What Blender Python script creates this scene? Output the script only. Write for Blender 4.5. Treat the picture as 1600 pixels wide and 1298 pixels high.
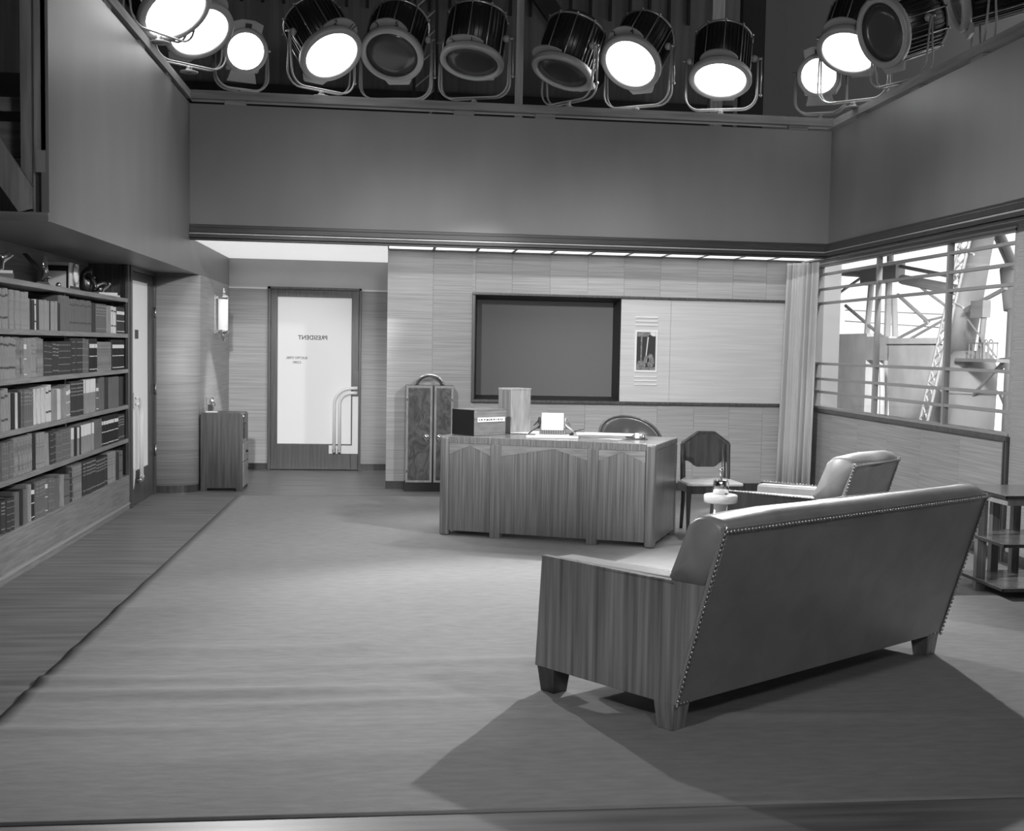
import bpy, bmesh, math, random
from mathutils import Vector as V, Matrix as MX
random.seed(7)
for o in list(bpy.data.objects): bpy.data.objects.remove(o)
SC = bpy.context.scene
COL = SC.collection
PI = math.pi

# ------------------------------------------------------------------ camera
CAM_H = 1.456
F_PX, CX, CY = 1935.04, 868.84, 677.72
cd = bpy.data.cameras.new('camera'); cam = bpy.data.objects.new('camera', cd); COL.objects.link(cam)
yaw, pit, rol = 0.1283, -0.0686, 0.0200
def cam_axes(yaw, p, r):
    R = V((math.cos(yaw), -math.sin(yaw), 0)); F0 = V((math.sin(yaw), math.cos(yaw), 0)); U0 = V((0, 0, 1))
    F = F0*math.cos(p)+U0*math.sin(p); U = U0*math.cos(p)-F0*math.sin(p)
    return R*math.cos(r)+U*math.sin(r), U*math.cos(r)-R*math.sin(r), F
R_, U_, F_ = cam_axes(yaw, pit, rol)
m = MX.Identity(4)
for i in range(3): m[i][0], m[i][1], m[i][2] = R_[i], U_[i], -F_[i]
m.translation = V((0, 0, CAM_H)); cam.matrix_world = m
cd.sensor_width = 36; cd.lens = F_PX/1600*36
cd.shift_x = -(CX-800)/1600; cd.shift_y = (CY-649)/1600
cd.clip_start = .05; cd.clip_end = 200
SC.camera = cam

# ------------------------------------------------------------------ world, exposure, off-frame added spots
w = bpy.data.worlds.new('stage'); SC.world = w; w.use_nodes = True
w.node_tree.nodes['Background'].inputs[0].default_value = (1, 1, 1, 1)
w.node_tree.nodes['Background'].inputs[1].default_value = .035
SC.view_settings.view_transform = 'Standard'; SC.view_settings.look = 'None'
SC.view_settings.exposure = 0.0; SC.view_settings.gamma = 1.0; SC.view_settings.use_curve_mapping = False

def aim_matrix(pos, tgt):
    d = (V(tgt)-V(pos)).normalized()
    mm = d.to_track_quat('-Z', 'Y').to_matrix().to_4x4(); mm.translation = V(pos); return mm
def spot(name, pos, tgt, power, size=60, blend=.5, rad=.08):
    l = bpy.data.lights.new(name, 'SPOT'); l.energy = power; l.spot_size = math.radians(size); l.spot_blend = blend
    l.shadow_soft_size = rad
    o = bpy.data.objects.new(name, l); COL.objects.link(o); o.matrix_world = aim_matrix(pos, tgt); return o
# unseen spots without fixtures, mostly added to brighten walls, floor and furniture
spot('unseen_fill_beam', (-1.7, 4.2, 4.3), (3.4, 12.66, .6), 1900, 32, .95, .12)
spot('unseen_fill_beam', (-1.7, 3.6, 4.3), (1.2, 12.66, .6), 1050, 32, .95, .12)
spot('unseen_fill_beam', (4.0, 4.6, 4.3), (-1.7, 13.2, .7), 950, 28, .9, .12)
spot('unseen_fill_beam', (4.0, 5.0, 4.3), (.3, 12.6, .6), 110, 40, .9, .12)
spot('unseen_fill_beam', (4.0, 6.0, 4.3), (-2.25, 9.6, .7), 1150, 46, .9, .12)
spot('unseen_fill_beam', (-1.7, 6.4, 4.3), (4.3, 8.4, .5), 1200, 48, .9, .12)
spot('unseen_fill_beam', (1.0, -1.8, 4.2), (.9, 6.2, .0), 270, 52, .8, .4)
spot('unseen_fill_beam', (-2.3, .6, 4.2), (1.1, 4.9, .4), 300, 32, .8, .15)
spot('unseen_fill_beam', (4.0, 3.4, 4.3), (-1.9, 6.2, .0), 480, 36, .9, .12)
spot('unseen_fill_beam', (.9, .6, 3.0), (1.1, 11.85, 3.3), 680, 62, .8, .3)
spot('unseen_fill_beam', (-.5, -1.5, 4.2), (-1.2, 14.4, .8), 3700, 10, .7, .15)
spot('unseen_fill_beam', (4.0, 9.5, 4.2), (-1.9, 13.4, .75), 1700, 10, .6, .1)
spot('unseen_backing_beam', (4.6, 11.5, 3.3), (7.3, 17.6, 1.3), 2900, 26, .5, .2)  # unseen spots added outside to light the steelwork and masking flat
spot('unseen_backing_beam', (4.6, 8.6, 3.3), (7.0, 14.3, 1.4), 1500, 30, .5, .2)
spot('unseen_backing_beam', (4.6, 9.2, 3.2), (4.66, 13.3, 1.5), 420, 46, .5, .2)
spot('unseen_stage_beam', (6.5, 7, 3.3), (10.4, 13, 7.5), 2600, 90, .8, .3)  # unseen spot added to brighten the pale stage wall
LAMP = dict(L0=760, L1=85, L5=150, L6=160, L7=1750, R1=130, LL2=85, LL1=75)

# ------------------------------------------------------------------ materials
def mat(name, v, rough=.5, cr=.15, metal=0., v2=None, scale=(1, 1, 1), noise=5., detail=4., lo=.35, hi=.65, bump=0., rnd=0., coat=0., dist=0., spec=.5, wave=None):
    mt = bpy.data.materials.new(name); mt.use_nodes = True
    nt = mt.node_tree; N, L = nt.nodes, nt.links; b = N['Principled BSDF']
    b.inputs['Base Color'].default_value = (v, v, v, 1); b.inputs['Roughness'].default_value = rough
    b.inputs['Metallic'].default_value = metal; b.inputs['Specular IOR Level'].default_value = spec
    b.inputs['Coat Weight'].default_value = coat; b.inputs['Coat Roughness'].default_value = cr
    src = None
    if v2 is not None or bump:
        tc = N.new('ShaderNodeTexCoord'); mp = N.new('ShaderNodeMapping'); mp.inputs['Scale'].default_value = scale
        L.new(tc.outputs['Object'], mp.inputs['Vector'])
        if wave:
            tx = N.new('ShaderNodeTexWave'); tx.wave_type = wave; tx.inputs['Scale'].default_value = noise
            tx.inputs['Distortion'].default_value = dist; tx.inputs['Detail'].default_value = detail
        else:
            tx = N.new('ShaderNodeTexNoise'); tx.inputs['Scale'].default_value = noise
            tx.inputs['Detail'].default_value = detail; tx.inputs['Distortion'].default_value = dist
        L.new(mp.outputs[0], tx.inputs['Vector'])
        fac = tx.outputs['Fac']
        if rnd:
            oi = N.new('ShaderNodeObjectInfo'); ad = N.new('ShaderNodeVectorMath'); ad.operation = 'ADD'
            sc = N.new('ShaderNodeMath'); sc.operation = 'MULTIPLY'; sc.inputs[1].default_value = 37.
            L.new(oi.outputs['Random'], sc.inputs[0]); L.new(tc.outputs['Object'], ad.inputs[0]); L.new(sc.outputs[0], ad.inputs[1])
            L.new(ad.outputs[0], mp.inputs['Vector'])
        if v2 is not None:
            r = N.new('ShaderNodeMapRange'); r.inputs[1].default_value = lo; r.inputs[2].default_value = hi
            r.inputs[3].default_value = v2; r.inputs[4].default_value = v
            L.new(fac, r.inputs[0]); src = r.outputs[0]
            if rnd:
                r2 = N.new('ShaderNodeMapRange'); r2.inputs[3].default_value = 1-rnd; r2.inputs[4].default_value = 1+rnd
                L.new(oi.outputs['Random'], r2.inputs[0])
                mu = N.new('ShaderNodeMath'); mu.operation = 'MULTIPLY'; L.new(src, mu.inputs[0]); L.new(r2.outputs[0], mu.inputs[1]); src = mu.outputs[0]
            L.new(src, b.inputs['Base Color'])
        if bump:
            bp = N.new('ShaderNodeBump'); bp.inputs['Strength'].default_value = bump; bp.inputs['Distance'].default_value = .01
            L.new(fac, bp.inputs['Height']); L.new(bp.outputs[0], b.inputs['Normal'])
    return mt
def emat(name, v, s, alb=.6):
    mt = mat(name, alb, .6); b = mt.node_tree.nodes['Principled BSDF']
    b.inputs['Emission Color'].default_value = (v, v, v, 1); b.inputs['Emission Strength'].default_value = s; return mt
def glassmat(name, fac=.06, tint=1.):
    mt = bpy.data.materials.new(name); mt.use_nodes = True; nt = mt.node_tree; N, L = nt.nodes, nt.links
    N.remove(N['Principled BSDF']); t = N.new('ShaderNodeBsdfTransparent'); t.inputs[0].default_value = (tint, tint, tint, 1)
    g = N.new('ShaderNodeBsdfGlossy'); g.inputs['Roughness'].default_value = .05; mx = N.new('ShaderNodeMixShader'); mx.inputs[0].default_value = fac
    L.new(t.outputs[0], mx.inputs[1]); L.new(g.outputs[0], mx.inputs[2]); L.new(mx.outputs[0], N['Material Output'].inputs[0]); return mt

K = dict(
 floor=mat('polished_floor', .26, .42, v2=.15, scale=(.5, 6, 1), noise=3, detail=6, bump=.03),
 carpet=mat('carpet_cloth', .345, .85, v2=.27, scale=(2.6, 8, 1), noise=3.4, detail=10, lo=.25, hi=.75, bump=.2),
 paint=mat('grey_paint', .215, .42, v2=.195, scale=(1.2, 1.2, .4), noise=2, detail=3),
 paint_lit=mat('grey_paint_lit', .46, .5, v2=.42, noise=2),  # wall grey made lighter: the muslin's light is put into the colour
 veneer=mat('wall_veneer', .44, .5, v2=.30, scale=(.7, .7, 42), noise=2.2, detail=6, lo=.3, hi=.7, rnd=.05, bump=.04),
 panel=mat('pale_panel', .62, .55, v2=.54, scale=(.8, .8, 30), noise=2, detail=5),
 cornice=mat('dark_moulding', .045, .35, v2=.03, scale=(2, 2, 40), noise=3),
 bead=mat('pale_bead', .55, .3, metal=.4),
 white=mat('white_paint', .8, .4), offwhite=mat('off_white', .68, .5), cream=mat('cream_plaster', .74, .6),
 walnut=mat('walnut_veneer', .26, .3, v2=.115, scale=(40, 40, .9), noise=2, detail=6, lo=.3, hi=.72, coat=.25, bump=.02),
 walnut_d=mat('walnut_diagonal', .31, .3, v2=.2, scale=(3, 3, 30), noise=2, detail=5, coat=.25),
 walnut_h=mat('walnut_band', .25, .3, v2=.12, scale=(34, 34, 2), noise=2, detail=6, coat=.25),
 walnut_top=mat('walnut_top', .30, .24, v2=.18, scale=(2, 40, 2), noise=2, detail=6, coat=.4),
 sofawood=mat('sofa_walnut', .38, .3, v2=.14, scale=(18, 18, .5), noise=2, detail=5, lo=.32, hi=.7, coat=.25),
 burl=mat('burl_veneer', .13, .3, v2=.045, scale=(3.4, 3.4, 2), noise=2.2, detail=3, dist=3.2, coat=.3),
 burldark=mat('dark_flame_veneer', .065, .3, v2=.03, scale=(14, 14, 1.4), noise=2, detail=3, dist=.6, coat=.3),
 darkwood=mat('dark_wood', .055, .3, v2=.03, scale=(20, 20, 1.5), noise=2, coat=.2),
 doorwood=mat('door_wood', .10, .35, v2=.055, scale=(24, 24, 1.0), noise=2, coat=.15),
 shelf=mat('shelf_wood', .30, .4, v2=.2, scale=(2, 1.5, 30), noise=2.5, detail=5),
 shelfback=mat('shelf_back_wood', .20, .45, v2=.13, scale=(1, 1, 24), noise=2.5, detail=5),
 palewood=mat('pale_wood', .36, .45, v2=.24, scale=(7, 7, 1.6), noise=2, dist=1.6, detail=4),
 boxwood=mat('box_wood', .24, .5, v2=.17, scale=(4, 4, 40), noise=2, detail=4),
 lumber=mat('rough_lumber', .42, .75, v2=.24, scale=(9, 9, .7), noise=2.2, detail=5, rnd=.15),
 lumber_h=mat('rail_lumber', .3, .75, v2=.19, scale=(.7, .7, 9), noise=2.2, detail=5, rnd=.1),
 leather=mat('dark_leather', .34, .36, v2=.28, scale=(1, 1, 1), noise=7, detail=6, bump=.3, dist=.6, coat=.7, cr=.38),
 leather2=mat('tan_leather', .36, .38, v2=.29, scale=(1, 1, 1), noise=8, detail=5, bump=.35, dist=.6, coat=.4, cr=.38),
 chairleather=mat('chair_leather', .09, .26, v2=.07, noise=5, bump=.06),
 seat=mat('pale_seat_leather', .55, .4),
 nail=mat('nail_brass', .55, .3, metal=.9), chrome=mat('chrome', .82, .12, metal=1.), steel=mat('brushed_metal', .6, .3, metal=1.),
 black=mat('black_lacquer', .014, .35), reveal=mat('black_reveal', .02, .6), screen=mat('screen_cloth', .15, .75),
 frost=mat('frosted_glass', .74, .45, v2=.68, noise=160, detail=2), handle=mat('white_handle', .85, .25),
backlit=emat('backlit_frosted_glass', 1, .20, .66), backlit2=emat('backlit_dim_glass', 1, .16, .6),
 ink=mat('black_ink', .03, .5), ink2=mat('grey_ink', .06, .5), card=mat('white_card', .85, .6), paper=mat('paper', .8, .7),
 bronze=mat('dark_bronze', .09, .3, metal=.7), silver=mat('silver_figure', .7, .16, metal=1.),
 curtain=mat('curtain_cloth', .52, .8, v2=.45, scale=(60, 60, 1), noise=2),
 lampblack=mat('lamp_black', .012, .35), lampgrey=mat('lamp_grey', .34, .45, metal=.2), lamprod=mat('lamp_rod', .4, .3, metal=.8),
 lampdark=mat('unlit_lens', .05, .22), glow=emat('lit_lens', 1, 9.), tubeglow=emat('sconce_glass', 1, .45, .8),
 muslin=emat('ceiling_muslin', 1, .62, .8), milky=emat('milky_panel', 1, 1.3, .8),
 stage=mat('stage_boards', .14, .8, v2=.10, scale=(7, 1, .3), noise=2), stagedark=mat('stage_dark', .02, .9),
 steelwork=mat('mill_steelwork', .5, .8, v2=.42, noise=2), lattice=mat('mill_lattice', .68, .7), millcon=mat('mill_concrete', .46, .9, v2=.38, noise=3),
 sky=emat('sky_backing', 1, 1.25, .8), flat=mat('masking_flat', .8, .7), glass=glassmat('window_glass'), mullion=mat('mullion_paint', .34, .45),
 marble=mat('pale_marble', .8, .3), milkglass=mat('milk_glass', .82, .25), rock=mat('print_grey', .3, .7, v2=.12, noise=60),
)

# ------------------------------------------------------------------ helpers
class MB:
    def __init__(s): s.bm = bmesh.new()
    def _faces(s, vs, fs, M=None):
        bv = [s.bm.verts.new(M @ V(p) if M else V(p)) for p in vs]
        for f in fs:
            try: s.bm.faces.new([bv[i] for i in f])
            except ValueError: pass
        return s
    def box(s, a, b, M=None):
        x0, y0, z0 = a; x1, y1, z1 = b
        if x0 > x1: x0, x1 = x1, x0
        if y0 > y1: y0, y1 = y1, y0
        if z0 > z1: z0, z1 = z1, z0
        return s._faces([(x0, y0, z0), (x1, y0, z0), (x1, y1, z0), (x0, y1, z0), (x0, y0, z1), (x1, y0, z1), (x1, y1, z1), (x0, y1, z1)],
            [(0, 3, 2, 1), (4, 5, 6, 7), (0, 1, 5, 4), (1, 2, 6, 5), (2, 3, 7, 6), (3, 0, 4, 7)], M)
    def hexa(s, b4, t4, M=None):
        return s._faces(list(b4)+list(t4), [(0, 3, 2, 1), (4, 5, 6, 7), (0, 1, 5, 4), (1, 2, 6, 5), (2, 3, 7, 6), (3, 0, 4, 7)], M)
    def prism(s, poly, ax, t0, t1, M=None):
        # poly is 2-D in the two other axes (in x,y,z order); extruded along ax
        def P(p, t): q = list(p); q.insert('xyz'.index(ax), t); return tuple(q)
        n = len(poly); vs = [P(p, t0) for p in poly]+[P(p, t1) for p in poly]
        fs = [tuple(range(n))[::-1], tuple(range(n, 2*n))]+[(i, (i+1) % n, n+(i+1) % n, n+i) for i in range(n)]
        return s._faces(vs, fs, M)
    def tube(s, pts, r, seg=8, closed=False, M=None, cap=True):
        pts = [V(p) for p in pts]; n = len(pts); rr = r if isinstance(r, (list, tuple)) else [r]*n
        rings = []; prev = None
        for i, p in enumerate(pts):
            a = pts[(i-1) % n] if (i or closed) else p; b = pts[(i+1) % n] if (i < n-1 or closed) else p
            t = (b-a).normalized()
            if prev is None: up = V((0, 0, 1)) if abs(t.z) < .9 else V((1, 0, 0)); x = t.cross(up).normalized()
            else: x = (prev-t*prev.dot(t)).normalized()
            prev = x; y = t.cross(x)
            rings.append([s.bm.verts.new((M @ q) if M else q) for q in [p+(x*math.cos(k*2*PI/seg)+y*math.sin(k*2*PI/seg))*rr[i] for k in range(seg)]])
        m_ = n if closed else n-1
        for i in range(m_):
            A, B = rings[i], rings[(i+1) % n]
            for k in range(seg): s.bm.faces.new((A[k], A[(k+1) % seg], B[(k+1) % seg], B[k]))
        if cap and not closed: s.bm.faces.new(rings[0][::-1]); s.bm.faces.new(rings[-1])
        return s
    def lathe(s, prof, seg=24, M=None, ring=False):
        rings = []
        for r, z in prof:
            if r < 1e-6: q = V((0, 0, z)); rings.append([s.bm.verts.new(M @ q if M else q)])
            else: rings.append([s.bm.verts.new((M @ q) if M else q) for q in [V((r*math.cos(k*2*PI/seg), r*math.sin(k*2*PI/seg), z)) for k in range(seg)]])
        for A, B in zip(rings, rings[1:]+(rings[:1] if ring else [])):
            for k in range(seg):
                k2 = (k+1) % seg
                f = [A[k % len(A)], A[k2 % len(A)], B[k2 % len(B)], B[k % len(B)]]
                u = []
                for q in f:
                    if q not in u: u.append(q)
                if len(u) > 2: s.bm.faces.new(u)
        if len(rings[0]) > 1 and not ring: s.bm.faces.new(rings[0][::-1])
        if len(rings[-1]) > 1 and not ring: s.bm.faces.new(rings[-1])
        return s
    def sph(s, c, r, seg=12, M=None, sc=(1, 1, 1)):
        T = MX.Translation(V(c)) @ MX.Diagonal((*sc, 1))
        if M: T = M @ T
        n = max(5, seg//2+1)
        return s.lathe([(r*math.sin(PI*i/n), -r*math.cos(PI*i/n)) for i in range(n+1)], seg, T)
    def build(s, name, mt, parent=None, smooth=False, bevel=0., seg=2, sub=0):
        bmesh.ops.recalc_face_normals(s.bm, faces=s.bm.faces)
        me = bpy.data.meshes.new(name); s.bm.to_mesh(me); s.bm.free()
        me.materials.append(K[mt] if isinstance(mt, str) else mt)
        if smooth:
            for p in me.polygons: p.use_smooth = True
        o = bpy.data.objects.new(name, me); COL.objects.link(o)
        if parent: o.parent = parent
        if bevel:
            md = o.modifiers.new('bevel', 'BEVEL'); md.width = bevel; md.segments = seg; md.limit_method = 'ANGLE'
            if smooth is False and seg > 1:
                for p in me.polygons: p.use_smooth = True
                wn = o.modifiers.new('wn', 'WEIGHTED_NORMAL'); wn.keep_sharp = True
        if sub: sm = o.modifiers.new('sub', 'SUBSURF'); sm.levels = sub; sm.render_levels = sub
        return o
def tag(o, label, cat, group=None, kind=None):
    o['label'] = label; o['category'] = cat
    if group: o['group'] = group
    if kind: o['kind'] = kind
    return o
def thing(name, label, cat, loc=(0, 0, 0), rotz=0., group=None, kind=None):
    o = bpy.data.objects.new(name, None); COL.objects.link(o); o.location = loc; o.rotation_euler = (0, 0, rotz); o.empty_display_size = .1
    return tag(o, label, cat, group, kind)
def bx(name, a, b, mt, parent=None, bevel=0.): return MB().box(a, b).build(name, mt, parent, bevel=bevel)
def struct(o, label, cat): return tag(o, label, cat, kind='structure')
def skin(name, verts, edges, radii, mt, parent=None, loc=(0, 0, 0), sub=2):
    me = bpy.data.meshes.new(name); me.from_pydata([V(p) for p in verts], edges, []); o = bpy.data.objects.new(name, me); COL.objects.link(o)
    o.modifiers.new('skin', 'SKIN')
    me.skin_vertices[0].data[0].use_root = True
    for i, r in enumerate(radii): me.skin_vertices[0].data[i].radius = (r, r)
    sb = o.modifiers.new('s', 'SUBSURF'); sb.levels = sub; sb.render_levels = sub
    dg = bpy.context.evaluated_depsgraph_get(); ev = o.evaluated_get(dg); nm = bpy.data.meshes.new_from_object(ev)
    o.modifiers.clear(); o.data = nm; bpy.data.meshes.remove(me); nm.name = name
    nm.materials.clear(); nm.materials.append(K[mt])
    for p in nm.polygons: p.use_smooth = True
    if parent: o.parent = parent
    o.location = loc; return o
def text(name, body, size, mt, M, parent=None, depth=.0006, spacing=1., sx=1.):
    cu = bpy.data.curves.new(name, 'FONT'); cu.body = body; cu.size = size; cu.align_x = 'CENTER'; cu.align_y = 'CENTER'; cu.extrude = depth; cu.space_character = spacing; cu.offset = size*.018
    t = bpy.data.objects.new(name, cu); COL.objects.link(t)
    dg = bpy.context.evaluated_depsgraph_get(); me = bpy.data.meshes.new_from_object(t.evaluated_get(dg)); bpy.data.objects.remove(t)
    me.transform(M @ MX.Diagonal((sx, 1, 1, 1))); me.materials.clear(); me.materials.append(K[mt])
    o = bpy.data.objects.new(name, me); COL.objects.link(o)
    if parent: o.parent = parent
    return o

# ------------------------------------------------------------------ room planes (metres)
XA, XB = -2.287, -1.909          # bookcase front plane, upper left wall
YC, YD, YE = 11.852, 14.53, 12.661   # upper back wall, recess wall, screen wall
XG, XU = 4.322, 4.19             # window wall, upper right wall
YF = 7.18                        # front end of the upper left wall
ZS, ZT, ZC = 2.10, 3.63, 2.41    # soffit, top of flats, low ceiling
YB = 11.005

struct(bx('floor', (-9, -4, -.1), (12, 33, 0), 'floor'), 'dark polished stage floor with streaky grain', 'floor')
# carpet: cloth with ripples
def ripple(x, y):
    z = 0.
    wl = max(0., min(1., (1.6-x)/2.4))
    for yc, am, wd, x1 in ((4.72, .010, .05, 2.2), (5.0, .012, .06, .2), (5.2, .016, .07, .1), (5.42, .013, .06, .3), (5.62, .010, .07, .9), (5.95, .008, .09, .0), (6.3, .008, .1, -.3), (6.9, .007, .1, .4), (7.6, .005, .12, .6), (4.35, .006, .1, .8)):
        e = max(0., min(1., (x1+.5-x)/.8)); z += 1.3*am*e*(.55+.45*math.sin(1.9*x+yc*9))*math.exp(-((y-yc-.03*math.sin(2*x))/wd)**2)
    d = (y-5.25)-(x+.95)*.95
    if -1.1 < x < 1.0: z += .016*math.exp(-(d/.1)**2)*max(0, 1-abs(x+.1)/1.05)
    return z
bmc = bmesh.new(); nx, ny = 90, 330; x0, x1, y0, y1 = -1.5, 4.27, 3.79, 12.02
gv = [[bmc.verts.new((x0+(x1-x0)*i/nx, y0+(y1-y0)*j/ny, .005+ripple(x0+(x1-x0)*i/nx, y0+(y1-y0)*j/ny))) for i in range(nx+1)] for j in range(ny+1)]
for j in range(ny):
    for i in range(nx): bmc.faces.new((gv[j][i], gv[j][i+1], gv[j+1][i+1], gv[j+1][i]))
edge = [gv[0][i] for i in range(nx+1)]+[gv[j][nx] for j in range(1, ny+1)]+[gv[ny][i] for i in range(nx-1, -1, -1)]+[gv[j][0] for j in range(ny-1, 0, -1)]
low = [bmc.verts.new((q.co.x, q.co.y, .0005)) for q in edge]
for k in range(len(edge)): bmc.faces.new((edge[k], low[k], low[(k+1) % len(edge)], edge[(k+1) % len(edge)]))
mbc = MB(); mbc.bm.free(); mbc.bm = bmc
tag(mbc.build('carpet', 'carpet', smooth=True), 'large plain pale carpet with ripples covering the middle of the floor', 'carpet')

# upper walls
mb = MB().prism([(YF, ZS), (YD, ZS), (YD, ZC), (YC, ZC), (YC, ZT), (YF, ZT)], 'x', XB-.04, XB)
struct(mb.build('wall_left_upper', 'paint'), 'plain grey upper wall flat above the bookcase', 'wall')
struct(bx('wall_back_upper', (XB, YC, 2.395), (XU+.04, YC+.04, ZT), 'paint'), 'plain grey upper wall flat over the low ceiling', 'wall')
struct(bx('wall_right_upper', (XU, 6.0, 2.395), (XU+.04, YC, ZT), 'paint'), 'plain grey upper wall flat above the window', 'wall')
sof = struct(bx('trim_1', (XA-.36, YF, ZS), (XB-.04, 12.46, ZS+.03), 'paint'), 'grey soffit running above the bookcase and glazed door', 'soffit')
bx('lip_board', (XA-.36, YF-.02, ZS-.004), (XB, YF, ZS+.045), 'lumber_h', sof)
# cornice (dark mouldings with a pale bead)
cor = thing('trim_2', 'dark stepped cornice moulding with a pale bead round the upper walls', 'cornice', kind='structure')
for nm, z0, z1, p, mt in (('moulding', 2.505, 2.535, .03, 'cornice'), ('moulding', 2.458, 2.505, .055, 'cornice'), ('bead', 2.442, 2.456, .05, 'bead'), ('moulding', 2.41, 2.442, .06, 'cornice'), ('moulding', 2.388, 2.41, .035, 'cornice')):
    bx(nm, (XB, YC-p, z0), (XU, YC, z1), mt, cor, .004)
    bx(nm, (XU-p, 6.0, z0), (XU, YC, z1), mt, cor, .004)
# recess: wall, ceiling
wr = struct(bx('wall_recess', (XB-.1, YD, 0), (.4, YD+.05, ZC), 'paint_lit'), 'recess wall behind the lettered office door', 'wall')
for a, b in ((XB, -1.476), (-.415, -.107)):
    bx('veneer_panel', (a, YD-.006, .075), (b, YD, ZS-.03), 'veneer', wr)
    bx('picture_rail', (a, YD-.014, ZS-.03), (b, YD, ZS-.012), 'white', wr)
    struct(bx('baseboard_recess', (a, YD-.018, 0), (b, YD-.001, .075), 'darkwood'), 'low dark baseboard of the recess wall', 'baseboard') if a > -1 else bx('base_strip', (a, YD-.018, 0), (b, YD, .075), 'darkwood', wr)
struct(bx('ceiling', (XB-.02, YC+.04, ZC), (-.107, YD, ZC+.02), 'muslin'), 'bright backlit muslin ceiling over the recess', 'ceiling')

# screen wall
ws = thing('wall_back', 'veneered wall with a built-in screen and pale panel', 'wall', kind='structure')
SX0, SX1, SZ0, SZ1, SD = .78, 2.286, .925, 1.985, .28
mb = MB()
T = .06
for a, b in (((-.107, YE, 0), (SX0, YE+T, 2.433)), ((SX1, YE, 0), (XG+.1, YE+T, 2.433)), ((SX0, YE, 0), (SX1, YE+T, SZ0)), ((SX0, YE, SZ1), (SX1, YE+T, 2.433)), ((-.107, YE+T, 0), (-.06, YD, 2.433))): mb.box(a, b)
mb.build('wall_core', 'veneer', ws)
VX = [-.107, .35, .78, 1.15, 1.54, 1.93, 2.31, 2.69, 3.08, 3.46, 3.82, 4.3]
FZ0, FZ1, FX0 = .896, 2.01, .749
for a, b in zip(VX, VX[1:]):
    g = .0012
    if b <= .36: bx('veneer_panel', (a+g, YE-.006, .08), (b-g, YE, 2.43), 'veneer', ws)
    elif b <= .79:
        bx('veneer_panel', (a+g, YE-.006, .08), (FX0, YE, 2.43), 'veneer', ws)
    else:
        bx('veneer_panel', (a+g, YE-.006, FZ1), (b-g, YE, 2.43), 'veneer', ws); bx('veneer_panel', (a+g, YE-.006, .08), (b-g, YE, FZ0), 'veneer', ws)
bx('veneer_panel', (FX0, YE-.006, FZ1), (.7788, YE, 2.43), 'veneer', ws); bx('veneer_panel', (FX0, YE-.006, .08), (.7788, YE, FZ0), 'veneer', ws)
for a, b in ((SX1, 2.808), (2.811, 4.3)): bx('pale_panel', (a, YE-.008, SZ0), (b, YE, SZ1), 'panel', ws)
bx('frame_rail', (FX0, YE-.04, SZ1), (4.3, YE, FZ1), 'doorwood', ws, .004); bx('frame_rail', (FX0, YE-.05, FZ0), (4.3, YE, SZ0), 'doorwood', ws, .004)
bx('frame_stile', (FX0, YE-.04, SZ0), (SX0, YE, SZ1), 'doorwood', ws, .004)
struct(bx('baseboard_back', (-.107, YE-.02, 0), (4.3, YE-.0065, .08), 'darkwood'), 'low dark baseboard of the screen wall', 'baseboard')
# built-in screen
sc = thing('wall_screen', 'large dark grey projection screen set in a black reveal', 'screen', (0, YE, 0))
s = .03
mb = MB()
o4 = [(SX0, 0, SZ0), (SX1, 0, SZ0), (SX1, 0, SZ1), (SX0, 0, SZ1)]; i4 = [(SX0+s, SD, SZ0+s), (SX1-s, SD, SZ0+s), (SX1-s, SD, SZ1-s), (SX0+s, SD, SZ1-s)]
mb._faces(o4+i4, [(k, (k+1) % 4, 4+(k+1) % 4, 4+k) for k in range(4)])
o = mb.build('reveal', 'reveal', sc); o.modifiers.new('t', 'SOLIDIFY').thickness = .008
bx('screen_sheet', (SX0+s, SD-.002, SZ0+s), (SX1-s, SD+.01, SZ1-s), 'screen', sc)
# picture with bars
pc = thing('wall_picture', 'small framed photograph with a white border on the pale panel', 'picture', (2.554, YE-.008, 1.45))
mb = MB()
for a, b in (((-.119, -.012, -.217), (-.1, 0, .217)), ((.1, -.012, -.217), (.119, 0, .217)), ((-.1, -.012, -.217), (.1, 0, -.197)), ((-.1, -.012, .197), (.1, 0, .217))): mb.box(a, b)
mb.build('frame', 'white', pc)
bx('print', (-.1, -.006, -.197), (.1, 0, .197), 'ink', pc)
pr = bx('print_ground', (-.098, -.0066, -.197), (.098, -.006, -.165), 'rock', pc)
MB().prism([(-.098, .15), (.02, .15), (.03, .17), (.098, .15), (.098, .197), (-.098, .197)], 'y', -.0066, -.006).build('print_sky', 'rock', pc)
MB().prism([(.04, .19), (.05, .165), (.07, .155), (.098, .155), (.098, .197), (.04, .197)], 'y', -.0072, -.0066).build('print_highlight', 'white', pc)
MB().prism([(-.058, -.1), (-.043, -.1), (-.041, .15), (-.056, .15)], 'y', -.0072, -.006).build('print_post', 'rock', pc)
MB().prism([(-.004, -.06), (.006, -.06), (.026, .145), (.014, .145)], 'y', -.0072, -.006).build('print_post', 'offwhite', pc)
for cx_, cz_, rx, rz in ((-.05, -.14, .048, .045), (.05, -.1, .036, .075), (.005, -.085, .026, .04)):
    MB().prism([(cx_+rx*math.cos(t*PI/7)*(1+.1*math.sin(5*t)), cz_+rz*math.sin(t*PI/7)) for t in range(14)], 'y', -.0076, -.006).build('print_boulder', 'rock', pc)
for z in (1.798, 1.758, 1.719, 1.183, 1.143, 1.103):
    o = bx('accent_bar', (2.435, YE-.022, z-.006), (2.673, YE-.008, z+.006), 'white', ws, .002)

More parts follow.
